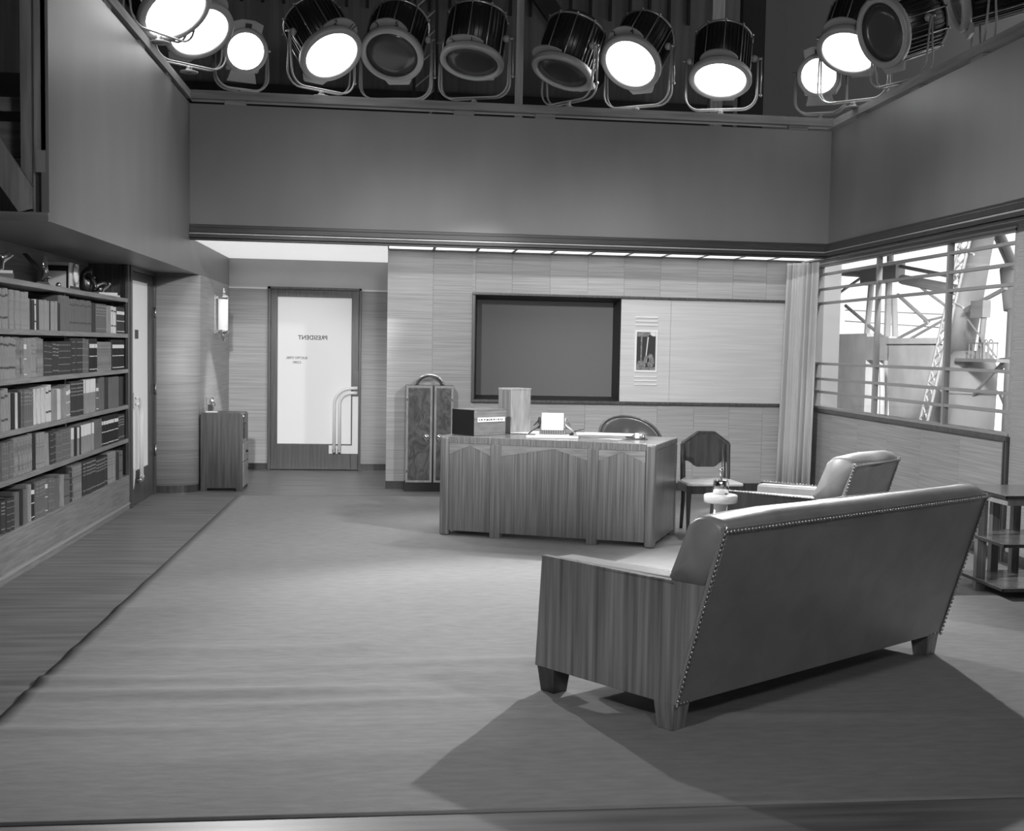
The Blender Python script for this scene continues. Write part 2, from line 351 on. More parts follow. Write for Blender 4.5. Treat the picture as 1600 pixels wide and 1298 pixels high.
# luminous ceiling over screen wall
cl = thing('ceiling_light', 'row of glowing milky ceiling panels above the screen wall', 'ceiling light', (0, 0, 2.425))
ends = VX[:-1]+[4.24]
for a, b in zip(ends, ends[1:]): bx('light_panel', (a+.014, YC+.07, 0), (b-.014, YE-.05, .012), 'milky', cl)
for x in ends: bx('divider', (x-.014, YC+.04, -.008), (x+.014, YE-.008, .012), 'paint', cl)
bx('divider', (ends[0], YE-.05, -.008), (4.24, YE-.007, .012), 'paint', cl); bx('divider', (ends[0], YC+.04, -.008), (4.24, YC+.07, .012), 'paint', cl)

# right wall and window
wq = thing('wall_right', 'veneered wall under and beside the wide window', 'wall', kind='structure')
WY0, WY1, WZ0, WZ1 = 8.32, 12.55, .905, 2.385
mb = MB()
for a, b in (((XG, WY0, 0), (XG+.08, YE+.06, WZ0)), ((XG, 5.6, 0), (XG+.08, WY0, 2.46)), ((XG, WY1, WZ0), (XG+.08, YE+.06, 2.46)), ((XG, WY0, WZ1), (XG+.08, WY1, 2.46)), ((XU, 5.6, 2.43), (XG, YC+.04, 2.46))): mb.box(a, b)
mb.build('wall_core', 'veneer', wq)
ys = [8.36+i*.715 for i in range(7)]
for a, b in zip(ys, ys[1:]): bx('veneer_panel', (XG-.006, a+.001, .08), (XG, b-.001, .862), 'veneer', wq)
for a, b in ((5.6, 6.5), (6.5, 7.4), (7.4, 8.285)): bx('veneer_panel', (XG-.006, a+.001, .08), (XG, b-.001, 2.43), 'veneer', wq)
bx('frame_rail', (XG-.035, 8.29, .862), (XG, 12.62, .896), 'doorwood', wq, .004)
for a in (8.29, 8.325): bx('frame_stile', (XG-.03, a, 0), (XG, a+.022, .862), 'doorwood', wq, .004)
struct(bx('baseboard_right', (XG-.02, 5.6, 0), (XG-.0065, 12.63, .08), 'darkwood'), 'low dark baseboard under the window', 'baseboard')
wn = thing('window_1', 'wide steel window with horizontal glazing bars and steelworks beyond', 'window', (XG, 0, 0), kind='structure')
mys = [WY0, 9.43, 10.9, WY1]; mzs = [WZ0, 1.067, 1.2, 1.357, 1.977, 2.121, 2.272, WZ1]
bx('sill', (-.01, WY0, WZ0-.009), (.09, WY1, WZ0+.012), 'mullion', wn, .003)
bx('head', (0, WY0, WZ1-.03), (.08, WY1, WZ1), 'mullion', wn); bx('head_bead', (-.012, WY0, WZ1-.012), (0, WY1, WZ1+.0), 'offwhite', wn)
for a in (WY0, WY1-.03): bx('jamb', (0, a, WZ0), (.08, a+.03, WZ1), 'mullion', wn)
for y in mys[1:3]: bx('mullion', (.0, y-.016, WZ0), (.05, y+.016, WZ1-.03), 'mullion', wn, .003)
for z in mzs[1:-1]: bx('glazing_bar', (.008, WY0+.03, z-.013), (.042, WY1-.03, z+.013), 'mullion', wn, .003)
for a, b in zip(mys, mys[1:]):
    for c, d in zip(mzs, mzs[1:]): bx('pane', (.024, a+.012, c+.008), (.027, b-.012, d-.008), 'glass', wn)
# curtain
mb = MB(); bm_ = mb.bm; n = 96; zs_ = [.02, .5, 1.2, 1.9, 2.2, 2.36, 2.385]
rows = []
for k, z in enumerate(zs_):
    r = []
    for i in range(n+1):
        t = i/n; sp = 1.0+.1*(1-z/2.4)
        px = 4.0+.24*t*sp-(.05*(1-z/2.4)); py = 12.56-.34*t
        am = .036*(.6+.4*math.sin(3.1*t*PI+1))*(1.15-.25*z/2.4)
        ph = 2*PI*7*t+.5*math.sin(3*t+z)
        r.append(bm_.verts.new((px+am*math.sin(ph)*.75, py+am*math.sin(ph)*.65, z)))
    rows.append(r)
for A, B in zip(rows, rows[1:]):
    for i in range(n): bm_.faces.new((A[i], A[i+1], B[i+1], B[i]))
ct = thing('curtain', 'pale pleated floor-length curtain beside the window', 'curtain', (0, 0, 0))
o = mb.build('cloth', 'curtain', ct, smooth=True); o.modifiers.new('t', 'SOLIDIFY').thickness = .004
MB().tube([(4.16, 12.62, 2.395), (4.17, 12.3, 2.395), (4.2, 11.6, 2.395)], .012).build('curtain_rail', 'darkwood', ct)

# left: lower wall with a rounded end
mb = MB(); pts = []
for i in range(17):
    t = i/16*PI/2; pts.append((XA+(XB-XA)*math.sin(t)**.85, 12.19+.26*(1-math.cos(t)**.85)))
poly = pts+[(XB, YD), (XB-.05, YD), (XB-.05, 12.9), (XA-.05, 12.9), (XA-.05, 12.19)]
wl = struct(MB().prism(poly, 'z', .07, ZS).build('wall_left', 'veneer'), 'veneered wall rounding forward beside the glazed door', 'wall')
wl.data.polygons.foreach_set('use_smooth', [abs(p.normal.z) < .5 and p.center.x > XA-.03 and p.center.y < 12.8 for p in wl.data.polygons])
p2 = [(x+.008*(i/16), y-.008*(1-i/16)) for i, (x, y) in enumerate(pts)]
struct(MB().prism(p2+[(XB+.008, YD), (XB-.03, YD), (XB-.03, 12.6), (XA, 12.6)], 'z', 0, .07).build('baseboard_left', 'darkwood'), 'dark baseboard following the rounded wall', 'baseboard')

# ------------------------------------------------------------------ doors
def handle(parent, mapf, flip):
    # two bent tubes and an L-shaped plate; mapf maps (across, out, up) to local
    def mbx(nm, a, b, mt):
        ps = [mapf(x, y, z) for x in (a[0], b[0]) for y in (a[1], b[1]) for z in (a[2], b[2])]
        return bx(nm, tuple(min(p[i] for p in ps) for i in range(3)), tuple(max(p[i] for p in ps) for i in range(3)), mt, parent)
    if not flip:
        mbx('push_plate', (-.512, .0, .29), (-.44, .006, .86), 'handle'); mbx('push_plate', (-.777, .0, .195), (-.44, .006, .29), 'handle'); mbx('lock_plate', (-.508, 0, .86), (-.444, .012, 1.147), 'chrome')
    else:
        mbx('lock_plate', (-.508, 0, .86), (-.444, .012, 1.0), 'chrome')
        MB().prism([mapf(*p)[1:] for p in ((-.44, 0, .12), (-.44, 0, .33), (-.60, 0, .33), (-.585, 0, .25), (-.53, 0, .17))], 'x', mapf(0, .001, 0)[0], mapf(0, .007, 0)[0]).build('kick_plate', 'handle', parent)
    for x, z, r in ((-.715, .955, .19), (-.655, .90, .13)):
        p = [(x, .05, .215), (x, .05, z-r)]+[(x+r-r*math.cos(t), .05, z-r+r*math.sin(t)) for t in [i*PI/16 for i in range(1, 9)]]+[(-.455, .05, z)]
        MB().tube([mapf(*q) for q in p], .013 if flip else .019, 10).build('pull_tube', 'handle', parent, True)
        MB().tube([mapf(x, .05, .255), mapf(x, .05, .215), mapf(x, .0, .212)], .021, 10).build('tube_socket', 'chrome', parent, True)
d2 = thing('door_2', 'dark framed office door with mirrored lettering on frosted glass', 'door', (0, YD, 0), kind='structure')
for a, b in (((-1.474, -.05, 0), (-1.44, .0, 2.1)), ((-.445, -.05, 0), (-.417, .0, 2.1)), ((-1.474, -.05, 2.07), (-.417, 0, 2.1))): bx('door_casing', a, b, 'doorwood', d2, .004)
for a, b in (((-1.44, -.04, .008), (-1.362, -.002, 2.07)), ((-.528, -.04, .008), (-.447, -.002, 2.07)), ((-1.362, -.04, 1.987), (-.528, -.002, 2.07)), ((-1.362, -.04, .008), (-.528, -.002, .305))): bx('leaf_rail', a, b, 'doorwood', d2, .003)
gp = bx('glass', (-1.365, -.028, .30), (-.525, -.016, 1.99), 'backlit', d2)
rot = MX.Rotation(PI/2, 4, 'X')
text('lettering', 'PRESIDENT', .068, 'ink2', MX.Translation((-.967, -.029, 1.525)) @ rot @ MX.Diagonal((-1, 1, 1, 1)), d2, spacing=1.05, sx=.95)
text('lettering', 'ELECTRO STEEL', .036, 'ink2', MX.Translation((-1.147, -.029, 1.292)) @ rot @ MX.Diagonal((-1, 1, 1, 1)), d2, spacing=1.05, sx=.9)
text('lettering', 'CORP.', .036, 'ink2', MX.Translation((-1.147, -.029, 1.24)) @ rot @ MX.Diagonal((-1, 1, 1, 1)), d2, spacing=1.1, sx=.9)
handle(d2, lambda x, y, z: (x, -.04-y, z), False)
d1 = thing('door_1', 'dark framed glazed door beside the bookcase', 'door', (XA, 0, 0), kind='structure')
for a, b in (((-.06, 11.08, 0), (.012, 11.135, ZS)), ((-.06, 12.12, 0), (.012, 12.19, ZS)), ((-.06, 11.135, 2.06), (.012, 12.12, ZS))): bx('door_casing', a, b, 'doorwood', d1, .004)
for a, b in (((-.045, 11.14, .008), (-.005, 11.2, 2.055)), ((-.045, 11.92, .008), (-.005, 12.115, 2.055)), ((-.045, 11.2, 1.98), (-.005, 11.92, 2.055)), ((-.045, 11.2, .008), (-.005, 11.92, .30))): bx('leaf_rail', a, b, 'doorwood', d1, .003)
bx('glass', (-.03, 11.195, .295), (-.018, 11.925, 1.985), 'backlit2', d1)
bx('notice', (-.017, 11.36, 1.47), (-.0145, 11.5, 1.55), 'ink2', d1)
handle(d1, lambda x, y, z: (-.005+y*.8, 11.14+(-.44-x)*.95, z), True)
for z in (.42, 1.0, 1.72): MB().tube([(.016, 12.118, z-.05), (.016, 12.118, z+.05)], .01).build('hinge', 'steel', d1, True)

# ------------------------------------------------------------------ bookcase
bk = thing('bookcase', 'long built-in wooden bookcase filled with books along the wall', 'bookcase', (0, 0, 0))
BY0, BY1, BXB = 7.25, 11.08, XA-.33
SZ = [.298, .615, .904, 1.21, 1.51, 1.81]
bx('back_panel', (BXB-.02, BY0, 0), (BXB, BY1, ZS), 'shelfback', bk)
bx('end_panel', (BXB, 11.03, 0), (XA, BY1, ZS), 'doorwood', bk, .002)
bx('end_panel', (BXB, BY0-.03, 0), (XA, BY0, ZS), 'doorwood', bk, .002)
bx('end_stile', (XA-.02, 10.985, SZ[0]), (XA+.004, 11.03, ZS), 'doorwood', bk)
bx('base_panel', (XA-.03, BY0, 0), (XA, 11.03, SZ[0]-.02), 'shelf', bk)
bx('base_bead', (XA, BY0, .045), (XA+.01, 11.03, .06), 'bead', bk)
for i, z in enumerate(SZ): bx('shelf', (BXB, BY0, z-(.034 if i else .02)), (XA+.003, 11.028, z), 'shelf', bk, .003)
for i in range(5): bx('upright_rod', (XA-.06, 9.18, SZ[i]), (XA-.052, 9.188, SZ[i+1]-.034), 'steel', bk)

def px2y(x): # along-shelf metres from the left-hand reference
    tab = [(0, 7.533), (5, 7.592), (50, 8.166), (100, 8.92), (150, 9.834), (200, 10.964)]
    for (a, ya), (b, yb) in zip(tab, tab[1:]):
        if x <= b: return ya+(yb-ya)*(x-a)/(b-a)
    return tab[-1][1]
# tone of cover, tone of bands, look
TON = dict(pale=.34, white=.72, mid=.17, dark=.05, black=.022, mot=.24)
BM = {k: mat('cover_'+k, v, .5, v2=v*.75, scale=(8, 30, 6), noise=2) for k, v in TON.items()}
BM['mot'] = mat('cover_mottled', .34, .5, v2=.12, noise=26, detail=3)
PAGES = mat('page_edges', .55, .8); GILT = mat('gilt_band', .34, .5, v2=.16, noise=90); LABEL = mat('paper_label', .75, .6); DARKB = mat('dark_band', .08, .5)
WORD = dict(pale='pale cloth', white='white paper', mid='mid-grey cloth', dark='dark leather', black='black', mot='mottled half-leather')
BAND = {'': 'with a plain spine', 'g': 'with gilt spine bands', 'l': 'with white spine labels', 'd': 'with dark spine bands', 'w': 'with a white upper spine', 's': 'with speckled gilt spine', 'x': 'leaning against its neighbour'}
ROWN = ['bottom shelf', 'fourth shelf down', 'third shelf down', 'second shelf down', 'shelf below the ornaments']
_mesh = {}
def book(y0, y1, z, h, tone, band, row, n_set):
    wdt = y1-y0-random.choice((.003, .005, .008)); dp = .2
    key = (round(wdt, 3), round(h, 3), tone, band)
    if key not in _mesh:
        # cover: round-backed spine and two boards
        sp = [(0, -wdt/2), (.011, -wdt*.4), (.019, -wdt*.2), (.022, 0), (.019, wdt*.2), (.011, wdt*.4), (0, wdt/2)]
        sp = [(-.0+x, y) for x, y in sp]
        b = min(.004, wdt*.15)
        poly = sp+[(-dp, wdt/2), (-dp, wdt/2-b), (-.006, wdt/2-b), (-.006, -wdt/2+b), (-dp, -wdt/2+b), (-dp, -wdt/2)]
        mb = MB().prism(poly, 'z', 0, h); bmesh.ops.recalc_face_normals(mb.bm, faces=mb.bm.faces)
        me = bpy.data.meshes.new('book'); mb.bm.to_mesh(me); mb.bm.free(); me.materials.append(BM[tone])
        mb = MB().box((-dp+.006, -wdt/2+b, .004), (-.007, wdt/2-b, h-.006)); pm = bpy.data.meshes.new('page_block'); mb.bm.to_mesh(pm); mb.bm.free(); pm.materials.append(PAGES)
        parts = [('page_block', pm)]
        def bandm(z0, z1, mt, nm='spine_band'):
            q = [(x*1.0+.0012, y*.97) for x, y in sp]; q2 = [(x-.001, y*.97) for x, y in sp]
            mb = MB().prism(q+q2[::-1], 'z', h*z0, h*z1); bmesh.ops.recalc_face_normals(mb.bm, faces=mb.bm.faces)
            me2 = bpy.data.meshes.new(nm); mb.bm.to_mesh(me2); mb.bm.free(); me2.materials.append(mt); parts.append((nm, me2))
        if band == 'g':
            for q in (.1, .3, .5, .7, .88): bandm(q, q+.018, GILT)
        elif band == 'd':
            for q in (.25, .8): bandm(q, q+.05, DARKB)
        elif band == 'l': bandm(.72, .84, LABEL, 'spine_label'); bandm(.46, .485, LABEL); bandm(.07, .095, LABEL)
        elif band == 'w': bandm(.6, .985, LABEL, 'spine_label')
        elif band == 's':
            for q in (.12, .58, .68, .78, .9): bandm(q, q+.035, GILT)
        _mesh[key] = (me, parts)
    me, parts = _mesh[key]
    o = bpy.data.objects.new('book', me); COL.objects.link(o); o.location = (XA-.022-random.random()*.012, (y0+y1)/2, z)
    if band == 'x': o.rotation_euler = (math.radians(5.0), 0, 0)
    tag(o, f'{WORD[tone]} book {BAND[band]}, {"alone" if n_set == 1 else f"one of {n_set} alike"}, {ROWN[row]}', 'book', f'books on the {ROWN[row]}')
    for nm, pm in parts:
        c = bpy.data.objects.new(nm, pm); COL.objects.link(c); c.parent = o
ROWS = {
 4: [(38, 138, 3, 'pale', .9, 'd'), (148, 270, 4, 'pale', .88, 'g'), (276, 366, 3, 'pale', .88, 'g'), (370, 390, 1, 'pale', .75, ''), (392, 448, 2, 'black', .74, ''), (450, 470, 1, 'white', .75, 'd'), (472, 494, 1, 'black', .75, ''), (496, 550, 2, 'pale', .75, ''), (555, 606, 2, 'pale', .76, ''), (608, 630, 1, 'black', .75, ''), (632, 704, 3, 'pale', .75, ''), (706, 746, 2, 'black', .74, ''), (750, 858, 4, 'mid', .92, ''), (862, 1120, 10, 'mid', .88, 'd'), (1122, 1170, 2, 'dark', .86, ''), (1180, 1290, 5, 'mid', .84, 's'), (1300, 1345, 2, 'pale', .84, ''), (1350, 1402, 2, 'white', .84, 'd'), (1412, 1500, 4, 'dark', .82, 'l')],
 3: [(38, 135, 3, 'pale', .95, 'd'), (137, 215, 3, 'pale', .95, 'd'), (217, 305, 3, 'mot', .95, ''), (310, 342, 1, 'pale', .93, 'l'), (345, 395, 2, 'pale', .93, ''), (398, 460, 2, 'pale', .94, 's'), (466, 550, 3, 'mot', .95, ''), (556, 652, 3, 'dark', .85, 'g'), (656, 720, 2, 'dark', .85, 's'), (722, 854, 5, 'dark', .86, 'g'), (876, 1010, 5, 'dark', .95, 'g'), (1015, 1090, 3, 'mid', .95, 'g'), (1095, 1176, 4, 'black', .95, 'l'), (1182, 1345, 7, 'mot', .86, 's'), (1360, 1505, 7, 'black', .93, 'l')],
 2: [(38, 120, 2, 'pale', .93, 'd'), (125, 165, 1, 'pale', .85, ''), (167, 205, 1, 'black', .84, ''), (207, 240, 1, 'white', .84, ''), (242, 272, 1, 'black', .84, ''), (274, 380, 4, 'mid', .86, 's'), (382, 428, 2, 'mid', .86, 's'), (432, 462, 1, 'white', .88, 'x'), (480, 512, 1, 'white', .88, 'x'), (530, 560, 1, 'white', .9, 'x'), (578, 634, 2, 'white', .9, 'd'), (638, 690, 3, 'pale', .78, ''), (692, 748, 3, 'white', .78, ''), (754, 815, 3, 'pale', .78, ''), (817, 866, 2, 'pale', .85, 'l'), (876, 1012, 6, 'dark', .92, 's'), (1016, 1166, 8, 'pale', .94, 'w'), (1172, 1200, 1, 'mid', .82, 'l'), (1206, 1252, 2, 'mid', .95, ''), (1272, 1310, 2, 'dark', .93, ''), (1316, 1432, 6, 'mid', .92, ''), (1440, 1482, 2, 'dark', .9, '')],
 1: [(38, 120, 2, 'mid', .9, 'g'), (122, 180, 1, 'mid', .9, 'g'), (182, 310, 4, 'mot', .92, 'g'), (312, 410, 3, 'mot', .94, 'g'), (422, 456, 1, 'black', .95, ''), (460, 546, 4, 'pale', .9, 's'), (552, 600, 1, 'pale', .88, 'x'), (612, 690, 3, 'dark', .9, 'g'), (696, 775, 3, 'mid', .84, 'g'), (777, 866, 4, 'mid', .84, 'g'), (870, 902, 1, 'pale', .84, 'w'), (905, 930, 1, 'black', .82, ''), (932, 950, 1, 'pale', .82, 'w'), (952, 968, 1, 'black', .82, ''), (970, 1132, 8, 'pale', .84, 'w'), (1136, 1226, 5, 'mid', .88, ''), (1230, 1416, 9, 'black', .92, 'l'), (1420, 1500, 5, 'dark', .85, 's')],
 0: [(45, 90, 1, 'dark', .7, 's'), (92, 182, 2, 'dark', .72, 'g'), (190, 246, 2, 'mid', .78, ''), (250, 286, 1, 'black', .78, ''), (288, 345, 2, 'mid', .78, ''), (347, 382, 1, 'pale', .84, ''), (386, 432, 2, 'black', .82, 'l'), (440, 550, 4, 'mid', .84, 's'), (556, 592, 1, 'mid', .82, 'l'), (596, 652, 2, 'mid', .82, 'g'), (656, 736, 3, 'mid', .76, ''), (738, 772, 1, 'pale', .78, ''), (776, 832, 3, 'mid', .76, 'd'), (836, 880, 2, 'dark', .86, 'g'), (882, 992, 5, 'mot', .9, 's'), (1002, 1150, 8, 'dark', .9, 's'), (1162, 1296, 6, 'dark', .84, 's'), (1302, 1382, 4, 'pale', .88, 's'), (1386, 1420, 2, 'dark', .82, ''), (1424, 1484, 3, 'mid', .84, 'd')],
}
for row, sets in ROWS.items():
    gap = SZ[row+1]-.034-SZ[row]
    for x0_, x1_, n_, tone, hf, band in sets:
        ya, yb = px2y(x0_*.13125), px2y(x1_*.13125); st = (yb-ya)/n_
        for k in range(n_): book(ya+k*st, ya+(k+1)*st, SZ[row], gap*hf*(1 if band in 'lwgs' and n_ > 3 else 1-.02*((k*7+row) % 3)), tone, band, row, n_)

# ornaments on the bookcase top
ZB = SZ[5]
def cap(name, label, cat, y, x=XA-.14):
    o = thing(name, label, cat, (x, y, ZB), 0 if cat == 'clock' else -1.15)
    if cat != 'clock': o.scale = (1.2, 1.2, 1.2)
    return o
o = cap('ornament', 'shining bird ornament on a pale block at the open end of the bookcase top', 'ornament', 8.07)
bx('base', (-.045, -.05, 0), (.045, .05, .035), 'shelfback', o); bx('plinth', (-.04, -.045, .035), (.04, .045, .05), 'white', o)
skin('figure', [(0, 0, .05), (0, 0, .09), (0, .02, .12), (0, -.04, .135), (0, .055, .135), (0, .03, .15)], [(0, 1), (1, 2), (2, 3), (2, 4), (2, 5)], [.008, .012, .018, .008, .008, .01], 'silver', o)
o = cap('winged_figurine', 'silver winged figurine with one tall upright wing', 'figurine', 8.93)
MB().prism([(-.05, 0), (.05, 0), (.03, .03), (-.03, .03)], 'x', -.035, .035).build('base', 'bronze', o, bevel=.004)
MB().sph((.03, .085, .012), .016).build('ball', 'silver', o, True)
skin('body', [(0, 0, .03), (0, .01, .07), (0, .02, .105), (0, .0, .125), (.02, .045, .05)], [(0, 1), (1, 2), (2, 3), (1, 4)], [.012, .016, .014, .011, .008], 'silver', o)
MB().prism([(.01, .06), (.035, .09), (.03, .13), (.025, .175), (.005, .18), (-.002, .13)], 'x', -.006, .006).build('wing', 'silver', o, True, bevel=.003)
MB().prism([(-.01, .08), (-.03, .1), (-.085, .165), (-.1, .185), (-.075, .188), (-.02, .13)], 'x', -.025, -.015).build('wing', 'bronze', o, True, bevel=.003)
o = cap('mantel_clock', 'square mantel clock with black band and oval glass dial', 'clock', 9.52, XA-.13)
bx('case', (-.11, -.13, 0), (.06, .13, .2), 'offwhite', o, .004)
bx('side_band', (-.1, -.134, .0), (.05, -.13, .175), 'black', o); bx('side_panel', (-.09, -.138, .0), (.035, -.134, .135), 'offwhite', o); bx('foot_band', (.06, -.13, 0), (.064, .13, .03), 'black', o)
TR = MX.Translation((.06, 0, .115)) @ MX.Rotation(PI/2, 4, 'Y')
MB().lathe([(.0, .0), (.082, .0), (.085, .008), (.08, .014), (.07, .01), (0, .01)], 28, TR).build('bezel', 'chrome', o, True)
MB().lathe([(0, .010), (.07, .0105), (.05, .02), (0, .026)], 28, TR).build('dial_glass', 'milkglass', o, True)
MB().box((.088, -.003, .115), (.09, .003, .16)).box((.088, -.003, .112), (.09, .04, .118)).build('clock_hands', 'ink', o)
o = cap('seated_figurine', 'dark bronze seated figurine with folded wings', 'figurine', 10.1)
skin('body', [(0, 0, .0), (0, 0, .06), (0, .0, .11), (0, .02, .15), (.01, .035, .175), (.03, .05, .09), (.05, .06, .03), (.03, .02, .115), (.05, .06, .1)], [(0, 1), (1, 2), (2, 3), (3, 4), (1, 5), (5, 6), (3, 7), (7, 8)], [.035, .04, .034, .024, .024, .02, .014, .014, .01], 'bronze', o)
MB().prism([(-.03, .0), (-.06, .1), (-.05, .15), (-.02, .12)], 'x', -.02, .0).build('wing', 'bronze', o, True, bevel=.004)
MB().box((-.05, -.07, 0), (.05, .08, .012)).build('base', 'bronze', o)
MB().sph((.03, .09, .035), .015).build('ball', 'silver', o, True)
o = cap('knot_ornament', 'small twisted silver ornament on a white block', 'ornament', 10.72)
bx('base', (-.06, -.08, 0), (.06, .1, .012), 'offwhite', o); bx('plinth', (-.05, -.075, .012), (.05, .085, .03), 'white', o)
skin('figure', [(0, 0, .03), (0, .0, .05), (0, .03, .075), (0, .01, .1), (0, -.03, .085), (0, -.05, .06), (.015, .045, .1), (0, -.06, .05)], [(0, 1), (1, 2), (2, 3), (3, 4), (4, 5), (2, 6), (5, 7)], [.008, .01, .014, .013, .012, .01, .012, .012], 'silver', o)

# ------------------------------------------------------------------ sconce
o = thing('wall_sconce', 'cylindrical frosted glass wall sconce with chrome caps', 'wall lamp', (XB, 13.43, 1.745))
MB().box((0, -.03, -.2), (.012, .03, .2)).build('back_plate', 'chrome', o); bx('bracket', (.012, -.012, -.19), (.06, .012, -.165), 'chrome', o); bx('bracket', (.012, -.012, .165), (.06, .012, .19), 'chrome', o)
A = MX.Translation((.085, 0, 0))
MB().lathe([(.05, -.165), (.05, .165)], 20, A).build('glass_tube', 'tubeglow', o, True)
for s_ in (1, -1):
    B = A @ MX.Diagonal((1, 1, s_, 1))
    MB().lathe([(.055, .16), (.055, .19), (.04, .2), (.018, .205), (.018, .22), (.026, .225), (.018, .23), (.024, .245), (.012, .25), (.012, .275), (0, .28)], 20, B).build('end_cap', 'chrome', o, True)

# ------------------------------------------------------------------ low cabinet in the recess
lc = thing('side_cabinet', 'low walnut cabinet with rounded top edges and open niche', 'cabinet', (-1.895, 12.37, 0))
W_, D_, H_ = .40, .46, .765
pr_ = [(0, .03), (W_, .03)]+[(W_-.03+.03*math.cos(t), H_-.03+.03*math.sin(t)) for t in [i*PI/8 for i in range(5)]]+[(.03+.03*math.cos(t), H_-.03+.03*math.sin(t)) for t in [PI/2+i*PI/8 for i in range(5)]]
MB().prism(pr_, 'y', 0, .03).build('side_panel', 'doorwood', lc); MB().prism(pr_, 'y', D_-.03, D_).build('side_panel', 'doorwood', lc)
bx('top_panel', (.02, .03, H_-.03), (W_-.02, D_-.03, H_-.002), 'doorwood', lc); bx('back_panel', (0, .03, .03), (.02, D_-.03, H_-.03), 'darkwood', lc)
bx('foot', (0, 0, 0), (.06, .06, .03), 'doorwood', lc); bx('foot', (W_-.06, 0, 0), (W_, .06, .03), 'doorwood', lc); bx('foot', (0, D_-.06, 0), (.06, D_, .03), 'doorwood', lc); bx('foot', (W_-.06, D_-.06, 0), (W_, D_, .03), 'doorwood', lc); bx('plinth', (.03, .04, .004), (W_-.04, D_-.04, .03), 'black', lc)
bx('niche_shelf', (.02, .03, .47), (W_-.01, D_-.03, .49), 'palewood', lc); bx('niche_back', (.02, .03, .49), (.03, D_-.03, H_-.03), 'offwhite', lc)
f_ = bx('drawer', (W_-.02, .035, .29), (W_+.006, D_-.035, .465), 'palewood', lc); MB().sph((W_+.018, D_/2, .38), .013).build('knob', 'black', f_, True)
f_ = bx('door', (W_-.02, .035, .04), (W_+.006, D_-.035, .28), 'palewood', lc); MB().sph((W_+.018, D_-.1, .2), .011).build('knob', 'black', f_, True)
bx('rim', (W_-.03, .03, H_-.034), (W_+.01, .06, H_-.022), 'white', lc)
o = thing('dancer_statuette', 'small dancing statuette beside a thin column on the low cabinet', 'statuette', (-1.81, 12.5, H_))
bx('base', (-.05, -.04, 0), (.06, .04, .012), 'offwhite', o); MB().tube([(-.045, 0, .012), (-.045, 0, .15)], .004).build('column', 'steel', o); bx('shadow_block', (-.035, .0, .012), (.01, .035, .075), 'bronze', o)
skin('figure', [(.015, 0, .012), (.02, 0, .05), (.0, 0, .085), (.0, 0, .115), (.012, 0, .14), (.022, 0, .16), (-.02, 0, .09), (-.012, 0, .125), (.035, 0, .165), (.03, .0, .1), (.035, 0, .06)], [(0, 1), (1, 2), (2, 3), (3, 4), (4, 5), (3, 7), (7, 6), (4, 8), (3, 9), (9, 10)], [.006, .008, .012, .012, .008, .012, .005, .006, .004, .006, .006], 'silver', o)

# ------------------------------------------------------------------ tall bar cabinet
tc_ = thing('bar_cabinet', 'tall burl-veneered cabinet with chrome loop on top', 'cabinet', (.09, 12.43, 0))
bx('plinth', (-.012, -.005, 0), (.485, .2, .09), 'black', tc_); bx('body', (0, .012, .09), (.47, .19, 1.065), 'darkwood', tc_)
for a, b in ((.0, .262), (.28, .47)):
    d_ = bx('door', (a, -.008, .092), (b, .012, 1.063), 'palewood', tc_, .002); bx('burl_panel', (a+.022, -.012, .115), (b-.022, -.007, 1.04), 'burl', d_)
bx('edge_strip', (.262, -.004, .092), (.28, .012, 1.063), 'black', tc_)
for x in (.205, .335):
    q = MB(); q.lathe([(0, .0), (.034, .0), (.036, .006), (.02, .012), (.008, .014), (0, .014)], 18, MX.Translation((x, -.012, .545)) @ MX.Rotation(PI/2, 4, 'X')); q.build('escutcheon', 'chrome', tc_, True)
    bx('key', (x-.008, -.034, .50), (x+.008, -.02, .555), 'chrome', tc_, .003)
for z in (.21, .93):
    for x in (.012, .462): MB().tube([(x, -.014, z-.016), (x, -.014, z+.016)], .007).build('hinge_pin', 'chrome', tc_, True)
q = [(.235+.135*math.cos(t), .09, 1.06+.11*math.sin(t)) for t in [PI*i/16 for i in range(17)]]
MB().tube(q, .013, 10).build('loop_handle', 'chrome', tc_, True)
q = [(.235+.1*math.cos(t)*1.15, .11, 1.06+.09*math.sin(t)) for t in [PI*i/16 for i in range(17)]]
MB().tube(q, .006, 8).build('loop_handle', 'bronze', tc_, True)

# ------------------------------------------------------------------ desk
DX, DY, DA, DL, DD, DH = 1.881, 8.845, -.413, 1.694, .826, .773
dk = thing('desk', 'large walnut executive desk with chevron veneered front', 'desk', (DX, DY, .004), DA)
legs_u = [(-1.694, -1.618), (-1.28, -1.197), (-.518, -.436), (-.078, 0)]
bx('top_board', (-DL, 0.004, DH-.05), (0, DD, DH-.003), 'walnut_top', dk, .008)
bx('top_edge', (-1.618, .0, DH-.056), (-.078, .006, DH-.006), 'walnut_h', dk)
for i, (a, b) in enumerate(legs_u):
    bx('leg', (a, -.004 if i in (0, 3) else -.002, 0), (b, .075, DH-.006 if i in (0, 3) else DH-.056), 'walnut', dk, .02 if i in (0, 3) else .004)
for (_, a), (b, _) in zip(legs_u, legs_u[1:]):
    bx('front_panel', (a, .006, .042), (b, .03, DH-.056), 'walnut', dk)
    mx_, zt_, zl = (a+b)/2+(.08 if b-a > .5 else .0), DH-.058, DH-.058-.085
    for pl in ([(a+.002, zl), (mx_, zt_-.012), (mx_, zt_), (a+.002, zt_)], [(mx_, zt_-.012), (b-.002, zl), (b-.002, zt_), (mx_, zt_)]):
        MB().prism(pl, 'y', .003, .007).build('chevron_veneer', 'walnut_d', dk)
